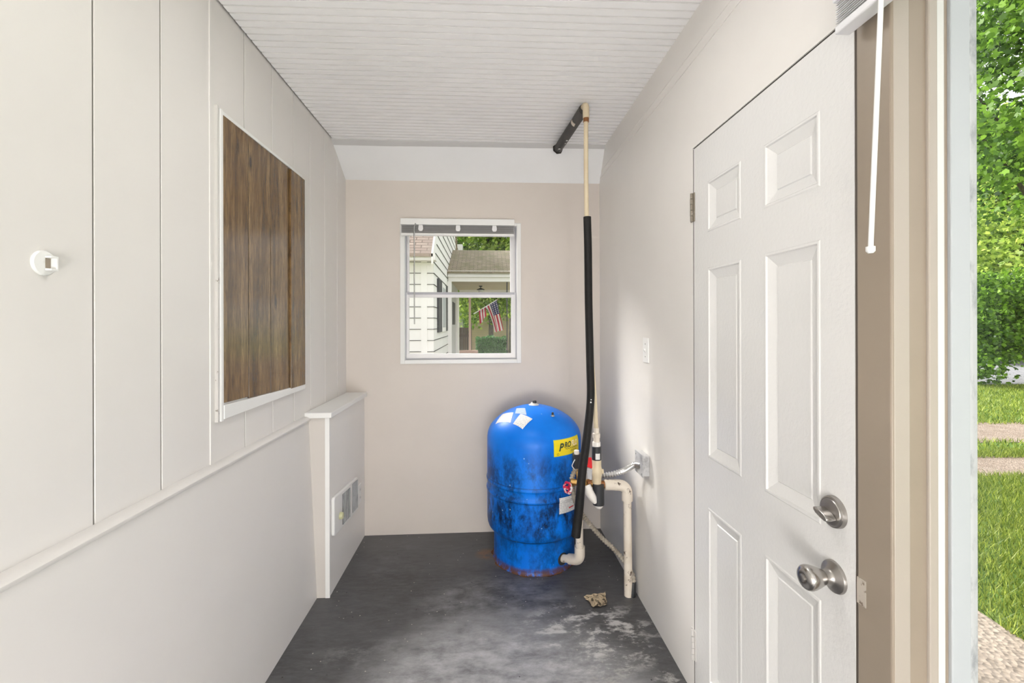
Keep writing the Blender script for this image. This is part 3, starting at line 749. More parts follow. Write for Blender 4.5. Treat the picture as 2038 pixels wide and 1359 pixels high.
rb = MB().lathe([(.0235, 0), (.0235, .066), (.021, .068), (0, .068)], (.5585, Yr, .686), 28).obj('rubber_coupling', M['rubber'], rp, smooth=35)
m = MB()
for k in range(5):
    a0, a1 = math.radians(-118+k*11), math.radians(-118+(k+1)*11); r = .0242
    p = lambda a, z: (.5585+r*math.cos(a), Yr+r*math.sin(a), z)
    m.quad(p(a0, .692), p(a1, .692), p(a1, .722), p(a0, .722), uv=[(k/5, 0), ((k+1)/5, 0), ((k+1)/5, 1), (k/5, 1)])
m.obj('sticker', M['paper'], rb, recalc=False)
MB().lathe([(.022, 0), (.022, .035), (.0235, .05), (.0275, .062), (.0275, .078), (.0235, .09), (.022, .10), (.0225, .132), (0, .132)], (.559, Yr, .556), 28).obj('valve_body', M['cream'], rp, smooth=40)
MB().tube([(.575, Yr-.002, .626), (.592, Yr-.004, .626)], .012, 16).obj('valve_boss', M['cream'], rp, smooth=40)
MB().lathe([(.0285, 0), (.0285, .10), (.025, .103), (0, .103)], (.5645, Yr-.01, .464), 28).obj('lower_coupling', M['rubber'], rp, smooth=35)
MB().lathe([(0, -.020), (.012, -.018), (.02, -.010), (.022, .004), (0, .004)], (.566, Yr-.01, .463), 28).obj('end_cap', M['pvc_clean'], rp, smooth=60)
# ball valve handle
hdl = MB().hexa([(.497, 2.168, .660), (.531, 2.172, .648), (.497, 2.178, .660), (.531, 2.182, .648), (.503, 2.166, .706), (.527, 2.170, .706), (.503, 2.176, .706), (.527, 2.180, .706)]).obj('valve_handle', M['red'], rp, bevel=.006)
hdl['label'] = 'red valve handle'
MB().hexa([(.505, 2.170, .600), (.527, 2.174, .592), (.505, 2.175, .600), (.527, 2.179, .592), (.498, 2.169, .656), (.530, 2.173, .645), (.498, 2.174, .656), (.530, 2.178, .645)]).obj('handle_arm', M['galv'], rp, bevel=.003)
# manifold: brass tee, white plastic elbow cap, copper nipple
mf = thing('brass_manifold', 'brass tee fitting with valve stems between the tank and the riser pipe', 'pipe fitting', (.50, 2.23, .56))
MB().tube([(.44, 2.255, .556), (.555, 2.21, .560)], .017, 20).obj('tee_run', M['brass'], mf, smooth=40)
MB().tube([(.512, 2.215, .558), (.510, 2.19, .578)], .0135, 18).obj('bonnet', M['brass'], mf, smooth=40)
MB().lathe([(.014, 0), (.014, .012), (.006, .013), (.006, .02), (0, .02)], (.517, 2.19, .572), 6).obj('bonnet_nut', M['copper'], mf, smooth=20)
MB().tube([(.503, 2.185, .565), (.515, 2.178, .530), (.533, 2.175, .502), (.545, 2.175, .478)], [.020, .0225, .020, .010], 20).obj('plastic_elbow', M['pvc_clean'], mf, smooth=50)
MB().lathe([(.026, 0), (.026, .005), (.021, .009), (0, .009)], (.499, 2.20, .562), 20).obj('ring_clamp', M['brass'], mf, smooth=40)
MB().tube([(.565, 2.205, .560), (.618, 2.203, .556)], .019, 20).obj('nipple', M['copper'], mf, smooth=40)
# dirty white supply pipe: coupling, elbow, leg to the floor
sp = thing('supply_pipe', 'dirty white elbowed pipe running from the brass tee down to the floor', 'pipe', (.718, 2.19, 0))
MB().tube([(.598, 2.202, .557), (.603, 2.202, .557), (.652, 2.20, .556), (.657, 2.20, .556)], [.022, .0265, .0265, .024], 24).obj('coupling', M['pvc'], sp, smooth=35)
MB().tube(elbow_path((.648, 2.20, .556), (.712, 2.196, .554), (.713, 2.195, .478), .045, 9), .0275, 24).obj('elbow', M['pvc'], sp, smooth=40)
MB().tube([(.713, 2.195, .50), (.716, 2.19, .0)], .0205, 24).obj('pipe', M['pvc'], sp, smooth=40)
# tank connection
tb = thing('tank_connection', 'dirty white pipe leaving the tank base and turning upward', 'pipe', (.47, 2.36, .066))
A0 = hp-hd*.01; A1 = Vector((.502, 2.345, .105)); 
MB().tube([A0, A0+(A1-A0)*.62], .0205, 22).obj('stub', M['pvc'], tb, smooth=40)
MB().tube(elbow_path(A0+(A1-A0)*.45, A1, A1+Vector((-.001, -.004, .075)), .034, 9), .0275, 24).obj('elbow', M['pvc'], tb, smooth=40)
MB().tube([A1+Vector((-.001, -.003, .04)), (.482, 2.275, .535)], .0205, 22).obj('pipe', M['pvc'], tb, smooth=40)
# black foam sleeve slipped off the riser
fs = thing('foam_sleeve', 'long black foam pipe sleeve hanging loose along the riser pipe', 'pipe insulation', (.44, 2.15, .33))
P = [(.513, Yr-.001, 1.908), (.5165, Yr-.002, 1.75), (.518, Yr-.006, 1.482), (.521, Yr-.02, 1.179), (.520, Yr-.035, 1.0), (.500, Yr-.045, .825), (.4715, Yr-.05, .623), (.458, Yr-.05, .472), (.441, Yr-.05, .326)]
sl = spline(P, 7); MB().tube(sl, [.0195+.0035*min(1, max(0, (k/len(sl)-.5)*2)) for k in range(len(sl))], 20).obj('sleeve', M['foam'], fs, smooth=50)
MB().tube(spline([(.530, Yr+.012, 1.19), (.540, Yr+.014, 1.05), (.556, Yr+.014, .97), (.562, Yr+.014, .90)], 6), [.004]+[.006]*17+[.003], 8).obj('split_edge', M['foam'], fs, smooth=50)
for (x, z, a, b) in ((.5155, .985, .004, .009), (.517, .998, .003, .004)):
    MB().lathe([(a, 0), (a*.6, .0015), (0, .002)], (x, Yr-.0585, z), 10, '-y').obj('paint_spot', M['white'], fs)
# black insulated pipe along the ceiling
ci = thing('ceiling_pipe_sleeve', 'short black insulated pipe running along the ceiling from the riser elbow', 'pipe insulation', (.48, 2.45, 2.46))
c0, c1 = Vector((.503, 2.228, 2.462)), Vector((.452, 2.735, 2.458))
MB().tube([c0, c0.lerp(c1, .3), c0.lerp(c1, .7), c1], [.0265, .0255, .0265, .0255], 22).obj('sleeve', M['foam_grey'], ci, smooth=40)
MB().tube([c1-Vector((0, .004, 0)), c1+Vector((-.004, .012, -.002))], [.034, .02], 7).obj('hole_collar', M['dark'], ci)
for t, dx, s1, s2 in ((.62, .010, .007, .006), (.70, .012, .004, .006), (.86, -.002, .008, .006)):
    p = c0.lerp(c1, t)+Vector((dx-.006, -.0, -.0255)); MB().lathe([(s1, 0), (s1*.7, .001), (0, .0016)], p-Vector((0, 0, .001)), 9).obj('paint_spot', M['white'], ci)
p = c0.lerp(c1, .24)
m = MB(); 
for k in range(5):
    a0, a1 = math.radians(180+k*14), math.radians(180+(k+1)*14); r = .0272
    q = lambda a, dy: (p.x+r*math.cos(a), p.y+dy, p.z+r*math.sin(a))
    m.quad(q(a0, -.016), q(a1, -.016), q(a1, .016), q(a0, .016))
m.obj('tape_tag', M['pvc'], ci, recalc=False)
# pressure switch and drain cock on the tank side
ps = thing('pressure_switch', 'small grey pressure switch with a white cap behind the foam sleeve', 'switch', (.46, 2.29, .62))
B(.458, .506, 2.275, 2.320, .615, .690).obj('housing', M['rubber'], ps, bevel=.004)
MB().lathe([(.012, 0), (.014, .008), (.013, .02), (0, .024)], (.474, 2.285, .690), 20).obj('cap', M['pvc_clean'], ps, smooth=40)
MB().tube([(.476, 2.29, .617), (.478, 2.275, .56)], .008, 12).obj('nipple', M['brass'], ps, smooth=40)
MB().tube(spline([(.462, 2.272, .665), (.450, 2.262, .650), (.446, 2.262, .635), (.458, 2.265, .618)], 6), .0022, 8).obj('lead_wire', M['white'], ps, smooth=40)
dc = thing('drain_cock', 'brass drain cock with a red wheel beside the tank data label', 'valve', (.43, 2.26, .53))
MB().tube([(.470, 2.262, .548), (.425, 2.250, .535)], .0085, 14).obj('spout', M['brass'], dc, smooth=40)
w = MB(); ctr = Vector((.4185, 2.238, .533)); ax = Vector((-.8, -.55, .1)).normalized(); e1 = ax.cross(Vector((0, 0, 1))).normalized(); e2 = ax.cross(e1)
ring = [ctr+(e1*math.cos(2*PI*k/24)+e2*math.sin(2*PI*k/24))*(.026+.0025*math.cos(2*PI*k/4)) for k in range(25)]
w.tube(ring, .006, 10)
for k in range(3): w.tube([ctr-ax*.003, ctr+(e1*math.cos(2*PI*k/3)+e2*math.sin(2*PI*k/3))*.025], .0045, 8)
w.tube([ctr-ax*.006, ctr+ax*.006], .009, 12)
w.obj('hand_wheel', M['red_white'], dc, smooth=50)['label'] = 'red wheel handle'
# junction box and armoured cables
jb = thing('junction_box', 'grey metal junction box on the right wall behind the supply pipe', 'electrical box', (XR, 2.075, .70))
B(.7345, XR, 2.022, 2.125, .655, .752).obj('box', M['galv'], jb, bevel=.004)
B(.730, .7345, 2.020, 2.127, .652, .755)  .obj('cover', M['galv'], jb, bevel=.001)
for dy, dz in ((.012, .012), (.09, .085)): MB().lathe([(.004, 0), (.003, .002), (0, .002)], (.730, 2.022+dy, .654+dz), 10, '-x').obj('screw', M['bolt'], jb)
def flex(P, r, n=26, amp=.22, pitch=.0145):
    pts = spline(P, n); L = [0]
    for a, b in zip(pts, pts[1:]): L.append(L[-1]+(b-a).length)
    tot = L[-1]; N_ = int(tot/pitch*4); out = []; j = 0
    for k in range(N_+1):
        s_ = tot*k/N_
        while j < len(L)-2 and L[j+1] < s_: j += 1
        t = (s_-L[j])/max(1e-9, L[j+1]-L[j]); out.append(pts[j].lerp(pts[j+1], t))
    return MB().tube(out, [r*(1+amp*math.sin(k*PI/2)) for k in range(len(out))], 14)
ca = thing('armoured_cable', 'silver armoured cable curving from the junction box to the pump valves', 'cable', (.70, 2.1, .66))
flex([(.738, 2.065, .694), (.722, 2.11, .684), (.698, 2.165, .643), (.668, 2.20, .617), (.63, 2.222, .601), (.577, 2.24, .592), (.53, 2.27, .605), (.508, 2.295, .63)], .0125).obj('sheath', M['armour'], ca, smooth=70)
MB().tube([(.740, 2.060, .696), (.729, 2.092, .690)], .016, 12).obj('connector', M['bolt'], ca, smooth=40)
cb = thing('armoured_cable', 'tan armoured cable hanging from the pressure switch and looping down to the floor', 'cable', (.736, 2.17, 0))
flex([(.474, 2.290, .620), (.456, 2.280, .590), (.446, 2.275, .555), (.456, 2.275, .48), (.485, 2.30, .40), (.530, 2.31, .335), (.60, 2.29, .255), (.685, 2.245, .180), (.738, 2.205, .105), (.7425, 2.19, .05)], .0118, 20).obj('sheath', M['armour_tan'], cb, smooth=70)
MB().tube([(.7420, 2.191, .066), (.738, 2.186, .03), (.733, 2.185, 0)], [.015, .0165, .017], 14).obj('floor_boot', M['rubber'], cb, smooth=50)
# scrap on the floor
m = MB(); rnd = random.Random(3); G = 8; g = {}
q4 = [(.490, 2.185), (.606, 2.212), (.585, 2.110), (.515, 2.098)]
for i in range(G+1):
    for j in range(G+1):
        u, v = i/G, j/G
        x = (q4[0][0]*(1-u)+q4[1][0]*u)*(1-v)+(q4[3][0]*(1-u)+q4[2][0]*u)*v; y = (q4[0][1]*(1-u)+q4[1][1]*u)*(1-v)+(q4[3][1]*(1-u)+q4[2][1]*u)*v
        ed = 1-max(abs(u-.5), abs(v-.5))*2
        g[i, j] = (x+rnd.uniform(-.005, .005), y+rnd.uniform(-.005, .005), .002+rnd.uniform(0, .012)+.014*max(0, ed)*(u))
for i in range(G):
    for j in range(G): m.quad(g[i, j], g[i+1, j], g[i+1, j+1], g[i, j+1])
tag(m.obj('paper_scrap', M['debris'], recalc=False), 'crumpled tan scrap lying on the floor in front of the supply pipe', 'scrap')

# added unseen fill lights: disc above the camera, two globes behind it
LX, LY = -.05, 1.28
lp = thing('fill_disc', 'added flat round fill light above the camera, out of view', 'fill_light', (LX, LY, zc(LX, LY)))
c = Vector((LX, LY, zc(LX, LY)-.001))
MB().lathe([(.175, 0), (.175, -.026), (.165, -.030), (.158, -.030), (.158, -.020), (0, -.020)], c, 48).obj('rim', M['white'], lp, smooth=35)
MB().lathe([(.156, -.021), (.156, -.026), (0, -.026)], c, 48).obj('diffuser', M['fill_light'], lp, smooth=35)
for (x, y, lab, r) in ((-.34, -1.15, 'added glowing fill globe by the left wall behind the camera', .24), (.34, -1.75, 'added glowing fill globe below the large window, out of view', .24)):
    lp = thing('fill_globe', lab, 'fill_light', (x, y, 0))
    MB().lathe([(.12, 0), (.12, .02), (.015, .03), (.015, .32), (0, .32)], (x, y, 0), 28).obj('stand', M['black'], lp, smooth=35)
    MB().lathe([(r*math.sin(PI*k/20), -r*math.cos(PI*k/20)) for k in range(21)], (x, y, .30+r), 40).obj('shade', M['lantern' if x < 0 else 'fill_dim'], lp, smooth=60)

# ------------------------------------------------------------------ outdoors: ground
tag(B(-40, 60, -30, 70, GZ-.3, GZ).obj('ground', M['lawn']), 'green lawn around the buildings', 'lawn', kind='structure')
def strip(name, pts, mat, label, cat, z=.006):
    m = MB(); i = 0
    m.v = [(x, y, GZ+z) for x, y in pts]; m.f = [tuple(range(len(pts)))]; m.mi = [0]
    return tag(m.obj(name, mat, recalc=False), label, cat, kind='structure')
def wavy(x0, x1, ya, yb, n=40, amp=.05, seed=1):
    r = random.Random(seed); lo = [(x0+(x1-x0)*k/n, ya(x0+(x1-x0)*k/n)+r.uniform(-amp, amp)) for k in range(n+1)]
    hi = [(x0+(x1-x0)*k/n, yb(x0+(x1-x0)*k/n)+r.uniform(-amp, amp)) for k in range(n+1)]
    return lo+hi[::-1]
dirn = -math.tan(th)
strip('gravel_apron', [(.95, -3), (2.72, -3), (2.70, 1.2), (2.73, 2.09), (2.76, 2.36), (2.9, 3.0), (.95, 3.0)], M['gravel_near'], 'pale gravel apron just outside the large window', 'gravel')
strip('gravel_track', wavy(2, 30, lambda x: 4.33+(x-5.2)*dirn, lambda x: 4.98+(x-5.8)*dirn, seed=2), M['gravel'], 'nearer tan wheel track across the lawn', 'track')
strip('gravel_track', wavy(2, 30, lambda x: 5.56+(x-6.5)*dirn, lambda x: 6.66+(x-7.8)*dirn, seed=3, amp=.08), M['gravel'], 'farther tan wheel track across the lawn', 'track')
strip('road', wavy(3, 60, lambda x: 10.8+(x-12)*dirn, lambda x: 17.5+(x-18)*dirn, seed=4), M['asphalt'], 'pale grey road beyond the lawn', 'road')

strip('bounce_gravel', [(-9, 3.06), (.9, 3.06), (2.2, 4.0), (2.2, 10.3), (-.8, 10.3), (-.8, 7.6), (-9, 7.6)], M['gravel_near'], 'added pale gravel, unseen, damping green bounce before the neighbouring house', 'gravel', .004)  # added out of view to cut green bounce from the lawn
def leaf_mesh(cents, size, rnd, up=.5, shape='leaf'):
    n = len(cents); c = np.array(cents, dtype=float)
    d = rnd.normal(size=(n, 3)); d[:, 2] -= .35; d /= np.linalg.norm(d, axis=1)[:, None]
    nn = rnd.normal(size=(n, 3))*.7; nn[:, 2] += up; s = np.cross(d, nn); s /= np.linalg.norm(s, axis=1)[:, None]
    nr = np.cross(s, d)
    L = size*rnd.uniform(.6, 1.3, size=(n, 1))
    if shape == 'leaf':      # five-point maple-ish outline, folded a little on the midrib
        uv = [(0, 0, 0), (.36, .22, .07), (.42, .62, .10), (.14, .62, .03), (0, 1, 0), (-.14, .62, .03), (-.42, .62, .10), (-.36, .22, .07)]
    else:
        uv = [(0, 0, 0), (.2, .45, .05), (0, 1, 0), (-.2, .45, .05)]
    k = len(uv); V = np.empty((n, k, 3))
    for i, (u, v, w) in enumerate(uv): V[:, i] = c+s*u*L+d*v*L+nr*w*L
    return V.reshape(-1, 3), k
def pydata(name, V, k, mat, parent=None, loc=(0, 0, 0)):
    n = len(V)//k; me = bpy.data.meshes.new(name); V = V-np.array(loc)
    me.vertices.add(len(V)); me.vertices.foreach_set('co', V.ravel())
    me.loops.add(n*k); me.loops.foreach_set('vertex_index', np.arange(n*k, dtype=np.int32))
    me.polygons.add(n); me.polygons.foreach_set('loop_start', np.arange(0, n*k, k, dtype=np.int32)); me.polygons.foreach_set('loop_total', np.full(n, k, dtype=np.int32))
    me.update(calc_edges=True); me.materials.append(mat)
    o = bpy.data.objects.new(name, me); COL.objects.link(o)
    if parent: o.parent = parent
    else: o.location = loc
    return o
def blob_points(blobs, n, rnd):
    vol = np.array([b[3]*b[4]*b[5] for b in blobs]); idx = rnd.choice(len(blobs), size=n, p=vol/vol.sum())
    p = rnd.normal(size=(n, 3)); p /= np.linalg.norm(p, axis=1)[:, None]; p *= rnd.uniform(.25, 1, size=(n, 1))**.5
    b = np.array(blobs)[idx]; return b[:, :3]+p*b[:, 3:]
def clumps(blobs, n, rnd, per=26, spread=.28):
    c = blob_points(blobs, n//per, rnd); out = np.repeat(c, per, axis=0); return out+rnd.normal(size=out.shape)*spread*np.array([1, 1, .6])
def tree(name, label, base, h, r, blobs, n, size, leaf, seed, cat='tree', group=None, spread=.28, lean=(0, 0), trunk=True, shape='leaf', per=26):
    rnd = np.random.default_rng(seed); t = thing(name, label, cat, base, group)
    if trunk:
        b = Vector(base); m = MB(); top = b+Vector((lean[0], lean[1], h))
        m.tube(spline([b-Vector((0, 0, .1)), b.lerp(top, .5)+Vector((.05*r, .2*r, 0)), top], 5), [r*(1.25-.75*k/10) for k in range(11)], 12)
        q = random.Random(seed)
        for k in range(9):
            bl_ = blobs[k % len(blobs)]; s0 = b.lerp(top, q.uniform(.45, .98)); e0 = Vector(bl_[:3])+Vector((q.uniform(-.5, .5)*bl_[3], q.uniform(-.5, .5)*bl_[4], q.uniform(-.4, .6)*bl_[5]))
            m.tube(spline([s0, s0.lerp(e0, .5)+Vector((0, 0, .15)), e0], 4), [r*.34*(1-.085*j) for j in range(9)], 7)
        m.obj('trunk', M['bark'], t, smooth=60)
    V, k = leaf_mesh(clumps(blobs, n, rnd, per, spread), size, rnd, shape=shape)
    pydata('foliage', V, k, M[leaf], t, base)
    return t
gz = GZ
# trees seen through the large window
tree('maple_tree', 'tall maple with broad leaves reaching over the lawn outside the large window', (15.0, 10.6, gz), 6.5, .2,
     [(11.6, 9.0, 6.6, 2.4, 2.0, 2.0), (12.4, 9.6, 9.0, 2.6, 2.2, 2.0), (10.6, 8.2, 5.0, 1.4, 1.2, .8), (14.2, 10.2, 11.2, 2.5, 2.5, 1.6), (13.0, 11.0, 4.9, 2.2, 1.6, .9)], 20000, .135, 'leaf', 11)
tree('leafy_tree', 'yellow green tree behind the maple at the far side of the road', (24.5, 19.0, gz), 5.0, .22,
     [(22.5, 18.3, 4.6, 3.5, 2.5, 2.0), (25.5, 19.5, 6.5, 3.5, 2.5, 2.5), (20.5, 16.2, 3.4, 2.2, 1.8, 1.3), (27, 21, 9.5, 4, 3, 3)], 20000, .19, 'leaf_pale', 12)
tree('shrub', 'dense green shrub at the road edge with low spreading branches', (13.0, 10.9, gz), .9, .06,
     [(12.75, 10.85, .35, .75, .7, .62), (13.2, 11.0, 1.2, 1.1, .9, .8), (14.6, 11.1, 1.45, 1.3, .9, .75), (13.9, 10.9, .72, .9, .7, .26), (15.4, 11.7, 2.1, 1.5, 1.0, .8), (13.4, 11.2, 2.0, 1.2, .9, .7)], 19000, .10, 'leaf', 13, cat='shrub', spread=.15, trunk=False)
tree('bush', 'dark green bush row across the road behind the shrub', (26.5, 20.6, gz), 1.2, .1,
     [(20.5+2.2*k, 17.0+1.6*k, 1.0+(k % 2)*.5, 2.0, 1.5, 1.5) for k in range(5)], 12000, .22, 'leaf_dark', 14, cat='bush', trunk=False)
tree('bush', 'leafy undergrowth below the yellow green tree', (22.8, 18.9, gz), 1.2, .1,
     [(19.4+2.0*k, 17.8+1.8*k, 2.6+(k % 2)*.6, 1.9, 1.5, 1.5) for k in range(4)], 11000, .22, 'leaf', 15, cat='bush', trunk=False)
tree('tree', 'dark tree standing behind everything across the road', (31, 25, gz), 6, .3,
     [(26, 22.5, 8, 4, 3, 4.5), (32, 25, 9, 5, 3, 5), (29, 24, 4, 5, 3, 3), (36, 29, 12, 5, 4, 5)], 15000, .36, 'leaf_dark', 16)
# grass tufts on the lawn near the large window
rnd = np.random.default_rng(5)
def blades(n, xr, yr, ok, hmin, hmax, wd):
    x = rnd.uniform(*xr, size=n); y = rnd.uniform(*yr, size=n); k = ok(x, y); x, y = x[k], y[k]; n = len(x)
    a = rnd.uniform(0, 2*PI, n); h = rnd.uniform(hmin, hmax, n); ln = rnd.uniform(.1, .9, n)*h; b = rnd.uniform(0, 2*PI, n)
    V = np.empty((n, 3, 3)); z = np.full(n, GZ)
    V[:, 0] = np.stack([x-np.cos(a)*wd, y-np.sin(a)*wd, z], 1); V[:, 1] = np.stack([x+np.cos(a)*wd, y+np.sin(a)*wd, z], 1)
    V[:, 2] = np.stack([x+np.cos(b)*ln, y+np.sin(b)*ln, z+h], 1); return V.reshape(-1, 3)
tl = dirn
def track(x, y):
    yy = y-(x-5.5)*tl
    near = (yy > 4.38) & (yy < 4.95); yy2 = y-(x-7)*tl
    return near | ((yy2 > 5.6) & (yy2 < 6.6))
cone = lambda x, y: (x/y > .95) & (x/y < 1.75)
Va = blades(90000, (2.72, 8.5), (2.0, 5.2), lambda x, y: cone(x, y) & ~track(x, y) & (x > 2.76+(y-2.3)*.25*(y < 2.6)), .03, .075, .0042)
Vb = blades(70000, (5, 19), (5.0, 10.6), lambda x, y: cone(x, y) & ~track(x, y), .03, .09, .008)
gr = pydata('grass', np.concatenate([Va, Vb]), 3, M['blade']); tag(gr, 'short green grass blades on the lawn', 'grass', kind='stuff')

# ------------------------------------------------------------------ outdoors: neighbour house through the end window
XC, YC = -.876, 7.57
nh = thing('neighbor_house', 'white sided neighbouring house with porch seen through the end window', 'house', (XC-1, YC+2, GZ))
YW = 14.3
m = MB(); m.prism([(-9, GZ), (XC-.1, GZ), (XC-.1, 2.46), (-9, 2.46)], 'y', YC, YC+.1)
# side wall with gable: one solid slab following the roof slope
sl_ = 1.02
ridge_y = YC+3.4
m.prism([(YC, GZ), (YW, GZ), (YW, 2.5), (ridge_y+3.4, 2.5), (ridge_y, 2.5+3.4*sl_), (YC, 2.5)], 'x', XC-.1, XC)
m.obj('wall', M['siding'], nh)
course = .195; m = MB()
zz = [2.422-.19*k for k in range(14)]
for k, z in enumerate(zz):
    m.box(XC-.45+.05, XC, YC-.006, YC-.001, z-.006, z) if False else None
    for x0, x1 in ((-4.0, -1.085), (-.985, XC)): m.box(x0, x1, YC-.010, YC, z-.005, z+.004)
m.obj('siding_line', M['siding_gap'], nh)
m = MB()
for k in range(-16, 14):
    z = 2.422-.19*k; yend = 10.36 if z < 2.5 else YW
    y0 = YC if z < 2.46 else YC+(z-2.5)/sl_+.16
    m.box(XC, XC+.010, y0, yend, z-.006, z+.006)
m.obj('gable_line', M['siding_gap'], nh)
B(-1.085, -.985, YC-.018, YC, GZ, 2.40).obj('batten', M['siding'], nh)
# eaves, fascia and main roof with rake board
m = MB(); m.box(-9, XC+.06, YC-.30, YC, 2.425, 2.455); m.box(-9, XC+.06, YC-.32, YC-.29, 2.41, 2.52)
m.obj('fascia', M['siding'], nh)
m = MB()
def rp_(y): return 2.50+(y-(YC-.34))*sl_+.03
ya, yb = YC-.36, ridge_y
m.quad((-9, ya, rp_(ya)), (XC+.03, ya, rp_(ya)), (XC+.03, yb, rp_(yb)), (-9, yb, rp_(yb)), uv=[(0, 0), (8.1, 0), (8.1, 5.4), (0, 5.4)])
m.quad((-9, ya, rp_(ya)-.05), (XC+.03, ya, rp_(ya)-.05), (XC+.03, yb, rp_(yb)-.05), (-9, yb, rp_(yb)-.05), uv=[(0, 0), (8.1, 0), (8.1, 5.4), (0, 5.4)])
m.quad((-9, ya, rp_(ya)-.05), (XC+.03, ya, rp_(ya)-.05), (XC+.03, ya, rp_(ya)), (-9, ya, rp_(ya)))
m.quad((-9, 2*yb-ya, rp_(ya)), (XC+.03, 2*yb-ya, rp_(ya)), (XC+.03, yb, rp_(yb)), (-9, yb, rp_(yb)), uv=[(0, 0), (8.1, 0), (8.1, 5.4), (0, 5.4)])
m.obj('roof', M['shingle'], nh, recalc=False)
m = MB(); m.prism([(YC-.36, rp_(YC-.36)-.17), (YC-.36, rp_(YC-.36)+.01), (ridge_y, rp_(ridge_y)+.01), (ridge_y, rp_(ridge_y)-.17)], 'x', XC+.005, XC+.035)
m.obj('rake_board', M['siding'], nh)
# side window with shutters
wn = B(XC, XC+.03, 8.78, 9.58, 1.215, 2.18).obj('window', M['siding'], nh)
B(XC+.03, XC+.035, 8.88, 9.48, 1.30, 2.10).obj('pane', M['alu'], wn)
B(XC, XC+.03, 8.10, 8.76, 1.215, 2.20).obj('shutter', M['shutter'], nh)
B(XC, XC+.03, 9.60, 10.08, 1.215, 2.20).obj('shutter', M['shutter'], nh)
# porch: corner board, beam, ceiling, roof, wall under the porch, posts, floor
B(XC+.002, XC+.09, 10.37, 10.468, GZ, 2.36).obj('corner_board', M['siding'], nh)
pw = B(XC, XC+.012, 10.47, 14.1, GZ, 2.44).obj('porch_wall', M['porch_wall'], nh)
B(XC+.012, XC+.03, 11.7, 12.5, 1.35, 1.95).obj('porch_pane', M['shutter'], nh)
B(XC+.012, XC+.06, 13.0, 13.9, GZ, 2.2).obj('porch_door', M['siding'], nh)
B(XC+.012, 4.0, 10.28, 10.36, 2.46, 2.60).obj('porch_fascia', M['siding'], nh)
B(XC+.012, 4.0, 10.361, 10.48, 2.36, 2.459).obj('porch_beam', M['siding'], nh); B(XC+.06, 4.0, 14.0, 14.15, 2.30, 2.44).obj('porch_beam', M['siding'], nh)
B(XC, 4.0, 10.40, 14.1, 2.44, 2.455).obj('porch_ceiling', M['porch_ceil'], nh)
m = MB()
m.quad((XC, 10.22, 2.565), (4.1, 10.22, 2.565), (4.1, 12.0, 3.36), (XC, 12.0, 3.36), uv=[(0, 0), (5, 0), (5, 1.95), (0, 1.95)])
m.quad((XC, 12.0, 3.36), (4.1, 12.0, 3.36), (4.1, 14.4, 2.55), (XC, 14.4, 2.55), uv=[(0, 0), (5, 0), (5, 2.5), (0, 2.5)])
m.quad((XC, 10.22, 2.53), (4.1, 10.22, 2.53), (4.1, 10.22, 2.565), (XC, 10.22, 2.565))
m.obj('porch_roof', M['shingle_moss'], nh, recalc=False)
B(XC, 4.0, 10.4, 14.2, GZ, -.05).obj('porch_floor', M['porch_wall'], nh)
B(-.525, -.455, 14.02, 14.10, -.05, 2.30).obj('porch_post', M['pink'], nh)
B(.50, .525, 10.44, 10.465, -.05, 2.36).obj('porch_post', M['shutter'], nh)
B(XC+.05, -.24, 14.05, 14.15, .44, .53).obj('porch_rail', M['pink'], nh)
B(XC+.05, -.24, 14.06, 14.14, -.05, .44).obj('rail_panel', M['brown'], nh)
ln = thing('porch_lantern', 'black lantern hanging from the neighbouring porch ceiling', 'lantern', (-.13, 12.5, 2.44))
MB().lathe([(.05, 0), (.05, -.02), (.015, -.03), (.012, -.06), (0, -.06)], (-.13, 12.5, 2.44), 16).obj('mount', M['shutter'], ln)
MB().lathe([(.02, -.06), (.11, -.10), (.115, -.115), (0, -.115)], (-.13, 12.5, 2.44), 16).obj('hood', M['shutter'], ln)
MB().lathe([(.07, -.115), (.06, -.23), (.05, -.24), (0, -.24)], (-.13, 12.5, 2.44), 16).obj('globe', M['vinyl'], ln, smooth=40)
# flag on its slanted pole
tipP, basP = Vector((.385, 14.0, 2.135)), Vector((-.37, 14.02, 1.68))
fg = thing('flag', 'red and white striped flag with blue starred corner on a slanted porch pole', 'flag', basP)
MB().tube([basP, tipP], .012, 8).obj('pole', M['vinyl'], fg, smooth=40)
MB().lathe([(0, -.02), (.02, 0), (0, .02)], tipP, 10).obj('finial', M['brass'], fg)
nu, nv = 26, 30; hd_ = (basP-tipP).normalized(); m = MB()
def fp(u, v):       # u along the hoist from the tip, v down the fly
    p = tipP+hd_*(.03+.66*u)
    ra = (.20+.30*u, -.95+.22*u); la = (.03, -.36-.06*math.sin(u*8))
    k = min(1, max(0, (u-.578)/.036)); k = k*k*(3-2*k)
    dx = ra[0]*(1-k)+la[0]*k; dz = ra[1]*(1-k)+la[1]*k
    fold = math.sin(u*15+.6)*.05*(v+.15)*(1-k*.5)
    dx -= (u*.20)*v*(1-k)
    return (p.x+dx*v+fold*.5, p.y+fold+.05*math.sin(v*5+u*4), p.z+dz*v)
for i in range(nu):
    for j in range(nv):
        if i == 15 and j > 3: continue
        u0, u1, v0, v1 = i/nu, (i+1)/nu, j/nv, (j+1)/nv
        mi = 0 if (i//2) % 2 == 0 else 1
        if i < 10 and j < 13: mi = 1 if (i % 3 == 1 and j % 2 == 1) else 2
        m.quad(fp(u0, v0), fp(u1, v0), fp(u1, v1), fp(u0, v1), mi=mi)
m.obj('cloth', [M['flag_red'], M['flag_white'], M['flag_blue']], fg, recalc=False)
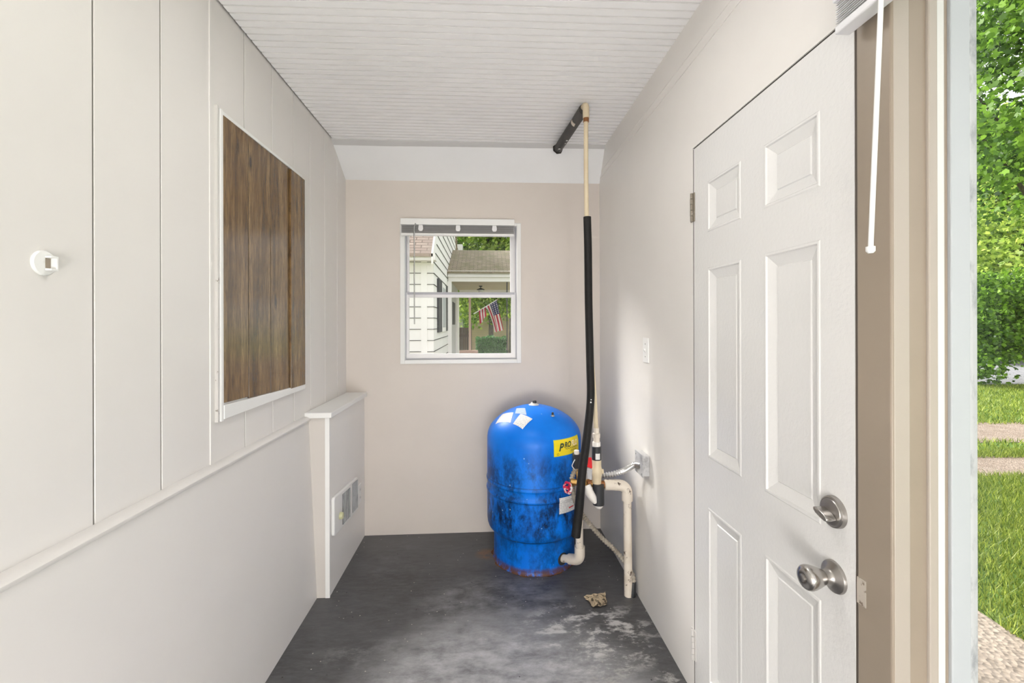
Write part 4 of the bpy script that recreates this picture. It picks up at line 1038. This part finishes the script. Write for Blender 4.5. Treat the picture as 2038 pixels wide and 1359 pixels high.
# hedge, fence, far house, trees behind
hd2 = thing('clipped_hedge', 'clipped dark green box hedge beyond the neighbouring porch', 'hedge', (.21, 16.3, GZ))
rnd = np.random.default_rng(8); n = 9000
p = rnd.uniform(-1, 1, size=(n, 3)); k = rnd.integers(0, 3, n); p[np.arange(n), k] = np.sign(p[np.arange(n), k])*rnd.uniform(.9, 1, n)
p *= np.array([.53, .4, .56]); p += np.array([.21, 16.4, GZ+.57]); p[:, 2] += .04*np.sin(p[:, 0]*9)
V, kk = leaf_mesh(p, .07, rnd, shape='small'); pydata('foliage', V, kk, M['leaf_hedge'], hd2, (.21, 16.3, GZ))
B(-.28, .70, 16.05, 16.75, GZ, .84).obj('inner_mass', M['leaf_hedge'], hd2)
fb = thing('board_fence', 'dark brown board fence behind the neighbouring porch', 'fence', (-.9, 17.5, GZ))
for k in range(12): B(-1.60+k*.085, -1.60+k*.085+.078, 17.5, 17.53, GZ, 1.22).obj('board', M['brown'], fb)
for z in (.1, .85): B(-1.6, -.58, 17.53, 17.57, z, z+.1).obj('rail', M['brown'], fb)
B(-.62, -.54, 17.45, 17.53, GZ, 1.42).obj('post', M['brown'], fb)
fh = thing('far_house', 'tan sided house far behind the hedge', 'house', (.8, 27, GZ))
m = MB(); m.box(-3.2, 6, 27, 31, GZ, 2.2); m.obj('wall', M['tan_siding'], fh)
m = MB()
for k in range(20): m.box(-3.2, 6, 26.98, 27, GZ+.12*k, GZ+.12*k+.015)
m.obj('siding_line', M['porch_ceil'], fh)
m = MB(); m.prism([(26.6, 2.15), (29, 3.6), (31.4, 2.15)], 'x', -3.4, 6.2); m.obj('roof', M['shingle_moss'], fh)
ch = B(-1.42, -1.02, 20.0, 20.5, GZ, 4.95).obj('chimney', M['porch_wall']); tag(ch, 'pale grey chimney block rising behind the neighbouring porch roof', 'chimney')
tree('yard_tree', 'tree with thick trunk behind the hedge', (.24, 19.3, gz), 3.2, .11,
     [(.2, 19.4, 3.0, 1.3, .8, .9), (-.9, 19.2, 2.3, .9, .7, .8), (.9, 19.6, 2.4, .7, .7, .8), (-.4, 19.0, 1.75, .55, .5, .35)], 6500, .15, 'leaf_pale', 21)
tree('yard_tree', 'green tree rising above the neighbouring porch roof', (1.5, 24.5, gz), 5, .2,
     [(-.6, 24.4, 6.2, 2.2, 1.4, 1.7), (1.8, 24.4, 6.0, 2.2, 1.4, 1.9), (.5, 24.6, 4.2, 2.6, 1.2, 1.1), (3.5, 24.6, 5.0, 2.2, 1.4, 2.2)], 14000, .26, 'leaf_pale', 22)
tree('yard_tree', 'dark green tree far behind the brown fence', (-2.0, 23.5, gz), 4, .2,
     [(-1.6, 23.4, 2.6, 1.6, 1.2, 1.6), (-.4, 23.6, 3.6, 1.4, 1.0, 1.2), (-2.6, 23.4, 4.6, 1.8, 1.2, 1.8)], 9000, .22, 'leaf', 23)

# ------------------------------------------------------------------ light
wd = bpy.data.worlds.new('world'); S.world = wd; wd.use_nodes = True
bg = wd.node_tree.nodes['Background']; bg.inputs[0].default_value = (.97, .98, 1.0, 1); bg.inputs[1].default_value = 1.4
sun = bpy.data.lights.new('sun', 'SUN'); sun.energy = 8.0; sun.angle = math.radians(28); sun.color = (1, .97, .92)
so = bpy.data.objects.new('sun', sun); COL.objects.link(so)
so.rotation_euler = Vector((.58, -.60, -.54)).to_track_quat('-Z', 'Y').to_euler()

S.view_settings.view_transform = 'Standard'; S.view_settings.look = 'None'; S.view_settings.gamma = 1
S.view_settings.use_curve_mapping = False; S.view_settings.exposure = .14
S.cycles.max_bounces = 10; S.cycles.diffuse_bounces = 6; S.cycles.transparent_max_bounces = 12
